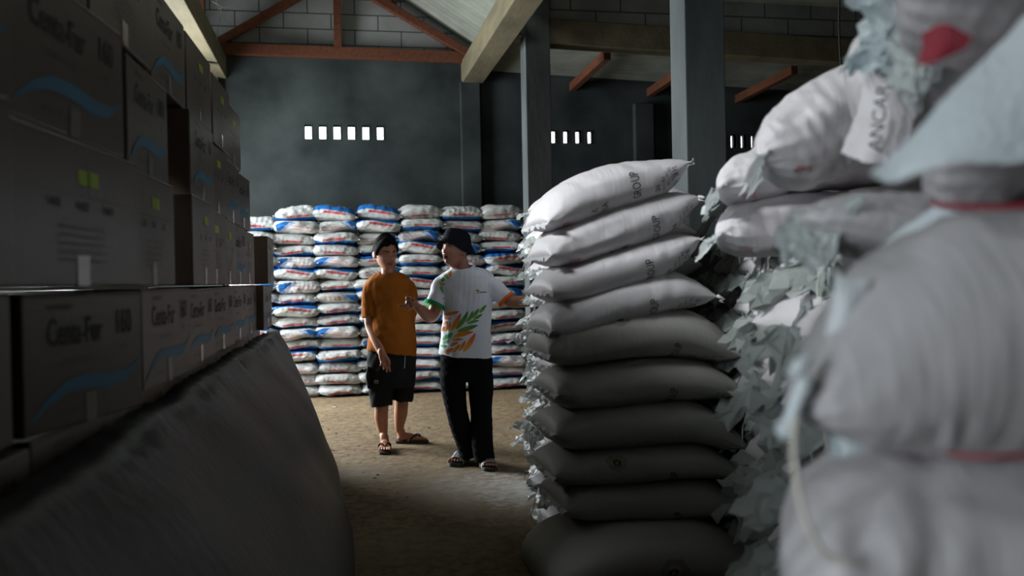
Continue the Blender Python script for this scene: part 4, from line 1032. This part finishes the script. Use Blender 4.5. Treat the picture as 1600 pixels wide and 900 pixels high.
# picture-left arm hanging
mb.tube([P(584,443,DA), P(579,470,DA-0.01), P(578,497,DA-0.02), P(580,510,DA-0.02), P(588,531,DA-0.08), P(596,551,DA-0.13)], [0.045, 0.045, 0.044, 0.047, 0.043, 0.030], 16, asp=0.9)
W_ = DA-0.15
mb.tube([P(596,549,W_), P(599,558,W_), P(602,566,W_)], [0.027, 0.036, 0.034], 14, asp=0.55, ref=tuple(CF))
for k, (u, v_) in enumerate(((595, 571), (599.5, 577), (604.5, 580.5), (609.5, 580.0))):
    b = (596.2+3.3*k, 563.5+0.8*k); finger(mb, [P(b[0], b[1], W_), P((b[0]+u)/2+0.3, (b[1]+v_)/2, W_-0.016), P(u, v_, W_-0.006+0.006*k)], 0.0098, 0.0075)
finger(mb, [P(602,556,W_-0.01), P(607.5,562,W_-0.03), P(609,569,W_-0.03)], 0.0115, 0.0085)
# picture-right arm held behind the back
mb.tube([P(634,445,DA+0.04), P(640,472,DA+0.10), P(641,500,DA+0.16), P(628,520,DA+0.20), P(612,530,DA+0.20)], [0.055, 0.048, 0.042, 0.036, 0.03], 14)
# legs and feet
hA, tA = onZ(601, 701.5), onZ(601.5, 714.5); 
hB, tB = onZ(621, 692.5), onZ(668, 692.0)
mb.tube([P(593,565,DA), P(597,610,DA), P(596,640,DA-0.02), P(596,655,DA), P(599,678,DA), Vector((hA.x, hA.y+0.04, 0.095)), Vector((hA.x+0.004, hA.y+0.02, 0.045))], [0.085, 0.062, 0.055, 0.053, 0.036, 0.034, 0.036], 18)
mb.tube([P(628,565,DA+0.08), P(628,605,DA+0.12), P(627,635,DA+0.15), P(626,648,DA+0.16), P(624,668,DA+0.17), Vector((hB.x+0.03, hB.y, 0.095)), Vector((hB.x+0.035, hB.y, 0.045))], [0.085, 0.060, 0.056, 0.054, 0.037, 0.034, 0.036], 18)
foot(mb, hA, hA+(tA-hA).normalized()*0.25, 0.092, inner=-1); foot(mb, hB, hB+(tB-hB).normalized()*0.25, 0.092, inner=1)
bodyA = remesh(mb, 'body', 0.0048, 3); bodyA.data.materials.clear(); bodyA.data.materials.append(M['skin_light'])
for p in bodyA.data.polygons: p.use_smooth = True
# shirt
mb = MB()
torso(mb, [(424,597,423,619,.060),(429,589,428,629,.082),(436,579,435,639,.102),(446,575,447,643,.118),(470,576,470,644,.128),(500,577,500,646,.130),(525,576,528,648,.132),(546,574,556,649,.134)], DA+0.01)
mb.tube([P(590,441,DA), P(580,452,DA), P(578,470,DA-0.01), P(579,496,DA-0.02)], [0.070, 0.070, 0.066, 0.068], 20, flat=(False, True), asp=1.1)
mb.tube([P(628,442,DA+0.03), P(638,455,DA+0.06), P(641,475,DA+0.09), P(640,492,DA+0.13)], [0.066, 0.062, 0.058, 0.058], 18, flat=(False, True))
shA = remesh(mb, 'tshirt', 0.0065, 4); shA.data.materials.append(M['orange'])
folds(shA, [(9, 9, 2.2, 0.007, 0), (34, 34, 9, 0.006, 0), (26, 26, 30, 0.0045, 0)], 31)
# neck opening: collar rib
neckline(shA, P(607.5, 428.5, DA+0.0), 0.080, 0.078, 0.030, 0.0, 0.0065, M['orange'])
bvA = bvh_of(shA)
# tone-on-tone chest marks
for (a, b) in (((612,465),(614,472)), ((617,462),(620,471)), ((624,462),(627,471)), ((631,463),(634,472))): leaf(bvA, shA, a, b, 2.2, M['orange_print'], name='chest_print', n=6, c=3)
# shorts
mb = MB()
torso(mb, [(538,577,545,647,.118),(560,573,560,649,.128),(585,574,585,649,.130),(606,575,604,649,.125)], DA+0.03)
mb.tube([P(595,590,DA+0.01), P(595,610,DA), P(597,634,DA)], [0.100, 0.096, 0.092], 22, flat=(False, True), asp=1.0)
mb.tube([P(630,590,DA+0.08), P(630,605,DA+0.10), P(629,624,DA+0.12)], [0.098, 0.094, 0.090], 22, flat=(False, True), asp=1.0)
so = remesh(mb, 'shorts', 0.0065, 4); so.data.materials.append(M['black_shorts'])
folds(so, [(10, 10, 6, 0.006, 0), (34, 34, 26, 0.006, 0)], 51)
bvS = bvh_of(so)
ringp = [project(bvS, 588+3.2*math.cos(a), 596.5+2.4*math.sin(a), 0.002) for a in np.linspace(0, 2*math.pi, 14)]
v, f = tube([q for q in ringp if q], [0.0014]*len([q for q in ringp if q]), 5); mk('round_badge', v, f, M['white_trim'], so)
v, f = tube([project(bvS, 586, 596.5), project(bvS, 588, 595.5), project(bvS, 590.5, 596.5)], [0.0012]*3, 5); mk('round_badge', v, f, M['white_trim'], so)
ptsd = [project(bvS, 633, 557, 0.004), project(bvS, 632.5, 566, 0.006), project(bvS, 631.5, 575, 0.006)]
v, f = tube([q for q in ptsd if q], [0.003]*len([q for q in ptsd if q]), 6); mk('drawstring', v, f, M['white_trim'], so)
mb = MB(); c0 = P(574, 585, DA+0.01); loft_rings(mb, dense([(P(577,572,DA-0.02), CR*0.012, CF*0.07), (P(576,586,DA-0.02), CR*0.022, CF*0.08), (P(578,606,DA-0.02), CR*0.016, CF*0.075)], 3), 20)
pk = remesh(mb, 'cargo_pocket', 0.006, 3); pk.data.materials.append(M['black_shorts']); pk.parent = so
# hair of the orange shirt man
d, f = sph(70, 90); hp = head_surface(d, 0.080, 0.100, 0.124)
az = np.degrees(np.arctan2(d[:, 0], d[:, 1])); el = np.degrees(np.arcsin(np.clip(d[:, 2], -1, 1)))
nz = sinnoise(77, d*6, 1.2); nz2 = sinnoise(78, d*np.array((22, 22, 8)), 1.5)
line = np.interp(np.abs(az), [0, 25, 45, 60, 75, 100, 130, 180], [31, 29, 24, 10, -6, 0, -24, -32]) + np.where(az > 0, -2, 2)
cov = np.clip((el-line-nz*4)/7, 0, 1)
r_ = 1 + cov*(0.15+0.03*nz+0.045*nz2+0.03*np.clip(d[:, 2], 0, 1)*(1+0.4*nz)) - (1-cov)*0.22
hairA = mk('hair', HA.w(hp*r_[:, None]+np.array((0, -0.003, 0.004))), f, M['hair'], None)
HA.details(bodyA, half_closed=True)
# flip flops
def flipflop(heel, toe, w_, seed):
    v, f, h, d, s_, L = sole_mesh(heel, toe, w_, 0.020)
    o = mk('flip_flop', v, f, M['rubber'], None, False)
    Z = Vector((0, 0, 1)); toe_p = h+d*(L*0.80)+Z*0.028
    for sd in (-1, 1):
        a = h+d*(L*0.42)+s_*(sd*w_*0.46)+Z*0.022; b = h+d*(L*0.60)+s_*(sd*w_*0.40)+Z*0.068; c = h+d*(L*0.72)+s_*(sd*w_*0.12)+Z*0.066
        v, f = tube([a, b, c, toe_p], [0.008, 0.008, 0.007, 0.005], 10, asp=0.6); mk('strap', v, f, M['rubber'], o)
    return o
tA2 = hA+(tA-hA).normalized()*0.25; tB2 = hB+(tB-hB).normalized()*0.25
flipflop(hA, tA2, 0.098, 1); flipflop(hB, tB2, 0.098, 2)
rootA = empty('person', onZ(620, 700)); new = [o for o in COL.objects if o not in before and o is not rootA]
reparent(rootA, new)
tag(rootA, 'person in rust orange t-shirt, black knee shorts and flip-flops, looking down', 'person')

# ---- man in the white printed T-shirt and bucket hat
DB = 6.50
before = set(COL.objects)
mb = MB()
HB = Head(P(711, 390.5, DB-0.03), math.radians(-40), math.radians(0), math.radians(8), 1.03)
HB.mesh(mb)
mb.tube([P(724,440,DB+0.03), P(723,427,DB+0.02), P(720,412,DB+0.02), P(716,398,DB+0.01)], [0.095, 0.066, 0.054, 0.054], 18)
mb.tube([P(728,565,DB+0.02), P(730,510,DB+0.02), P(729,458,DB+0.02), P(727,440,DB+0.02)], [0.12, 0.12, 0.125, 0.10], 18)
# picture-left arm, bent, hand gesturing
mb.tube([P(698,446,DB), P(686,466,DB-0.03), P(677,491,DB-0.06), P(670,494,DB-0.10), P(661,487,DB-0.18), P(651,478.5,DB-0.26)], [0.040, 0.044, 0.047, 0.046, 0.038, 0.027], 16)
H_ = DB-0.28
mb.tube([P(652,478.5,H_+0.01), P(647,475.5,H_), P(641.5,473.5,H_-0.015)], [0.028, 0.040, 0.038], 14, asp=0.65, ref=(0.3, 0.5, 0.8))
finger(mb, [P(641,475.5,H_-0.02), P(633.5,477,H_-0.045), P(628.5,477.2,H_-0.05), P(624.5,477,H_-0.05)], 0.0115, 0.009)
finger(mb, [P(640,471.5,H_-0.02), P(636,467.5,H_-0.05), P(635.8,464,H_-0.04)], 0.0115, 0.009)
finger(mb, [P(643,470,H_-0.02), P(641,466.5,H_-0.05), P(641.6,464,H_-0.045)], 0.011, 0.0088)
finger(mb, [P(646.5,470,H_-0.01), P(647,466.8,H_-0.04), P(646.5,468.5,H_-0.055)], 0.010, 0.008)
finger(mb, [P(646,479,H_-0.015), P(640.5,482.5,H_-0.045), P(635.5,481.5,H_-0.06)], 0.0125, 0.010)
# picture-right arm reaching to the sacks
mb.tube([P(760,444,DB+0.02), P(781,458,DB), P(799,470,DB-0.02), P(808,471.5,DB-0.03), P(828,470.5,DB-0.10), P(843,470,DB-0.14)], [0.045, 0.048, 0.047, 0.045, 0.038, 0.027], 16)
K_ = DB-0.16
mb.tube([P(842,470,K_+0.01), P(849,469,K_), P(855,468,K_-0.01)], [0.026, 0.035, 0.033], 14, asp=0.6, ref=tuple(CF))
for k in range(4): finger(mb, [P(855,464.5+2.6*k,K_-0.01), P(861,463.5+3*k,K_-0.015), P(866-abs(k-1.2)*1.5,465+3*k,K_+0.0)], 0.0092, 0.007)
finger(mb, [P(848,465,K_-0.01), P(852,460,K_-0.02), P(856,457.5,K_-0.02)], 0.011, 0.0082)
# legs (inside the trousers) and feet
hC, tC = onZ(727, 719), onZ(713, 727.5); hD, tD = onZ(757, 725.5), onZ(769, 738.5)
tC = hC+(tC-hC).normalized()*0.25; tD = hD+(tD-hD).normalized()*0.25
mb.tube([P(708,575,DB), P(712,640,DB), P(722,690,DB+0.02), Vector((hC.x, hC.y, 0.10)), Vector((hC.x, hC.y, 0.045))], [0.08, 0.055, 0.04, 0.035, 0.037], 16)
mb.tube([P(750,575,DB), P(752,640,DB-0.04), P(756,690,DB-0.08), Vector((hD.x, hD.y, 0.10)), Vector((hD.x, hD.y, 0.045))], [0.08, 0.055, 0.04, 0.035, 0.037], 16)
foot(mb, hC, tC, 0.094, inner=1); foot(mb, hD, tD, 0.094, inner=-1)
bodyB = remesh(mb, 'body', 0.0046, 3); bodyB.data.materials.clear(); bodyB.data.materials.append(M['skin'])
# shirt
mb = MB()
torso(mb, [(414,713,412,735,.060),(420,703,416,746,.080),(427,690,421,762,.098),(435,683,428,771,.110),(449,685,444,772,.120),(467,691,465,768,.126),(500,692,500,768,.128),(530,689,530,768,.130),(553,686,560,769,.132)], DB+0.01)
mb.tube([P(700,438,DB), P(689.5,447,DB), P(683.5,462,DB-0.02), P(678.5,476,DB-0.04)], [0.066, 0.069, 0.064, 0.064], 20, flat=(False, True))
mb.tube([P(756,441,DB), P(768,448,DB+0.01), P(781,458,DB), P(791,468,DB-0.01)], [0.068, 0.070, 0.064, 0.060], 20, flat=(False, True))
shB = remesh(mb, 'tshirt', 0.006, 4); shB.data.materials.append(M['white_cotton'])
folds(shB, [(8, 8, 2.4, 0.007, 0), (30, 30, 14, 0.0045, 0), (24, 24, 32, 0.004, 0)], 65)
neckline(shB, P(723, 417.5, DB+0.0), 0.082, 0.080, 0.024, 0.010, 0.0085, M['white_cotton'])
def cuff(a, b, r, m):
    v, f = tube([a, b], [r, r], 24, flat=(True, True)); mk('sleeve_cuff', v, f, m, shB)
dirl = (P(678.5,476,DB-0.04)-P(684,463,DB-0.02)).normalized(); e = P(678.5,476,DB-0.04); cuff(e-dirl*0.008, e+dirl*0.014, 0.075, M['cuff_green'])
dirr = (P(791,468,DB-0.01)-P(781,458,DB)).normalized(); e = P(791,468,DB-0.01); cuff(e-dirr*0.012, e+dirr*0.008, 0.069, M['cuff_orange'])
bvB = bvh_of(shB)
S_ = lambda x, y: (680+x/10, 470+y/10)
LV = [(320,445,515,155,8,'g',.10),(480,340,590,155,6,'g',.12),(570,275,690,120,6.5,'g',.0),(685,190,800,62,6,'g',.0),(590,298,740,205,5.5,'g',.0),(495,362,690,310,5,'g',-.08),(345,480,670,378,8.5,'g',.02),
 (130,215,385,165,6,'o',.05),(240,475,405,195,8,'o',.04),(200,465,240,330,4,'o',.05),(140,475,200,360,4,'o',.03),(102,480,138,400,4,'o',0),(145,275,250,280,4.5,'o',.0),(130,370,200,315,4.5,'o',0),
 (180,580,275,500,7,'m',0),(120,610,180,520,4.5,'m',.05),(130,660,215,615,5,'m',0),(80,700,185,695,5,'m',.12),(45,770,160,760,6.5,'m',.05),(95,580,115,520,3,'m',0),
 (280,560,600,482,8,'o',-.02),(260,615,440,600,5,'o',-.03),(230,705,360,655,5.5,'o',-.03),(150,820,275,745,7,'o',0),(275,800,390,680,6,'o',.03),(375,785,475,620,6,'o',.03),(440,795,630,500,9,'o',.05)]
for x0, y0, x1, y1, wd, c, bend in LV: leaf(bvB, shB, S_(x0, y0), S_(x1, y1), wd*0.88, M[{'g': 'leaf_green', 'o': 'leaf_orange', 'm': 'leaf_mint'}[c]], bend)
for pl_, m_ in (([(699,427),(706,423),(704,434)],'leaf_orange'), ([(693,431),(699,427),(702,436)],'leaf_green'), ([(688,437),(693,432),(695,438),(691,441)],'leaf_mint'), ([(686,440),(691,441),(688,447)],'leaf_orange'), ([(688,447),(692,442),(695,444)],'leaf_green'), ([(686,449),(692,446),(693,460)],'leaf_mint')):
    poly(bvB, shB, pl_, M[m_], 'shoulder_print')
poly(bvB, shB, [(670,468),(676,466),(676,467.5),(671,470)], M['leaf_mint'], 'shoulder_print')
for a, b, m_ in (((743,453),(746,455.5),'leaf_orange'), ((746,451),(746.5,455.5),'leaf_green'), ((745,459),(746.5,456.5),'leaf_orange'), ((749,453.5),(747,456),'leaf_mint'), ((748.5,458.5),(747,456.5),'leaf_mint')):
    leaf(bvB, shB, a, b, 1.8, M[m_], 0, 'logo_print', 5, 3)
mb = MB()
for k in range(4): 
    q = [project(bvB, 750+2.6*k+dx, 456.5+dy, 0.002) for dx, dy in ((0,1),(.5,-1.2),(1,1),(1.6,-.6),(2.4,.8))]; mb.tube([z for z in q if z], [0.0009]*5, 4)
mb.make('logo_print', M['black_ink'], shB, True)
# trousers
mb = MB()
torso(mb, [(548,690,552,767,.118),(562,687,564,770,.125),(580,688,580,769,.125),(595,690,595,769,.12)], DB+0.01)
mb.tube([P(708,585,DB), P(709,610,DB), P(713,640,DB-0.02), P(721,670,DB), P(730,695,DB+0.04), P(735,713,DB+0.05)], [0.096, 0.088, 0.078, 0.074, 0.078, 0.074], 22, flat=(False, True), asp=1.05)
mb.tube([P(750,585,DB-0.01), P(751,610,DB-0.02), P(752,640,DB-0.04), P(753,670,DB-0.06), P(754,698,DB-0.09), P(757,719,DB-0.08)], [0.092, 0.086, 0.080, 0.076, 0.074, 0.070], 22, flat=(False, True), asp=1.05)
tr = remesh(mb, 'trousers', 0.0065, 4); tr.data.materials.append(M['black_cloth'])
folds(tr, [(8, 8, 4, 0.006, 0), (26, 26, 34, 0.005, 0)], 81)
# bucket hat
mb = MB(); prof = [(0.0, 0.114), (0.035, 0.113), (0.066, 0.106), (0.086, 0.088), (0.097, 0.055), (0.104, 0.018), (0.107, 0.010), (0.124, -0.018), (0.139, -0.046), (0.135, -0.047), (0.120, -0.020), (0.103, 0.008), (0.098, 0.02), (0.09, 0.055), (0.07, 0.09), (0.0, 0.10)]
n = 40; v = []
for r, z in prof:
    for j in range(n):
        a = 2*math.pi*j/n; dr = 1+(0.04*math.sin(2*a+1)+0.02*math.sin(5*a))*(1 if r > 0.12 else 0.3); dz = (-0.024*math.cos(2*a)) if r > 0.13 else (-0.014*math.cos(2*a)) if r > 0.115 else 0
        v.append((r*dr*0.93*math.cos(a), r*dr*1.02*math.sin(a)-0.008, z*0.86+dz+0.047+0.13*r*math.sin(a)))
hat = mk('bucket_hat', HB.w(np.array(v)), strip_faces(len(prof), n, True), M['hat'], None)
for k in range(2):
    q, ff = sph(8, 10); a = math.radians(-20+16*k); mk('eyelet', HB.w(q*0.0035+np.array((0.0935*math.cos(a), 0.1*math.sin(a)-0.008, 0.10))), ff, M['white_trim'], hat)
d, f = sph(50, 70); hp = head_surface(d, 0.080, 0.100, 0.124); az = np.degrees(np.arctan2(d[:, 0], d[:, 1])); el = np.degrees(np.arcsin(np.clip(d[:, 2], -1, 1)))
line = np.interp(np.abs(az), [0, 50, 68, 80, 110, 180], [40, 30, -2, 2, -14, -22]); cov = np.clip((el-line)/6, 0, 1)
mk('hair', HB.w(hp*(1+cov*0.07-(1-cov)*0.2)[:, None]), f, M['hair'], None)
HB.details(bodyB, open_=0.004, moustache=True)
def slide(heel, toe, w_):
    v, f, h, d, s_, L = sole_mesh(heel, toe, w_, 0.024)
    o = mk('slide_sandal', v, f, M['rubber_grey'], None, False); Z = Vector((0, 0, 1)); v = []; na, nb = 16, 8
    for i in range(nb):
        g = i/(nb-1)
        for j in range(na):
            a = math.pi*j/(na-1); r = 1-0.12*g
            v.append(h+d*(L*(0.50+0.30*g))+s_*(w_*0.52*math.cos(a)*(1-0.02*g))+Z*(0.012+(0.078-0.026*g)*math.sin(a)**0.7))
    b = mk('band', v, strip_faces(nb, na), M['slide_band'], o, True, solid=0.004)
    for g in (0, 1):
        row = v[0:na] if g == 0 else v[-na:]; vv, ff = tube(row, [0.003]*na, 6, steps=40); mk('band_piping', vv, ff, M['white_trim'], o)
    mid = [v[i*na+6] for i in range(nb)]; vv, ff = tube([Vector(q)+Z*0.003 for q in mid], [0.003]*nb, 6); mk('band_piping', vv, ff, M['white_trim'], o)
    return o
slide(hC, tC, 0.106); slide(hD, tD, 0.106)
rootB = empty('person', onZ(742, 728)); new = [o for o in COL.objects if o not in before and o is not rootB]
reparent(rootB, new)
tag(rootB, 'person in white t-shirt with leaf print, black bucket hat and trousers, hand on the sacks', 'person')
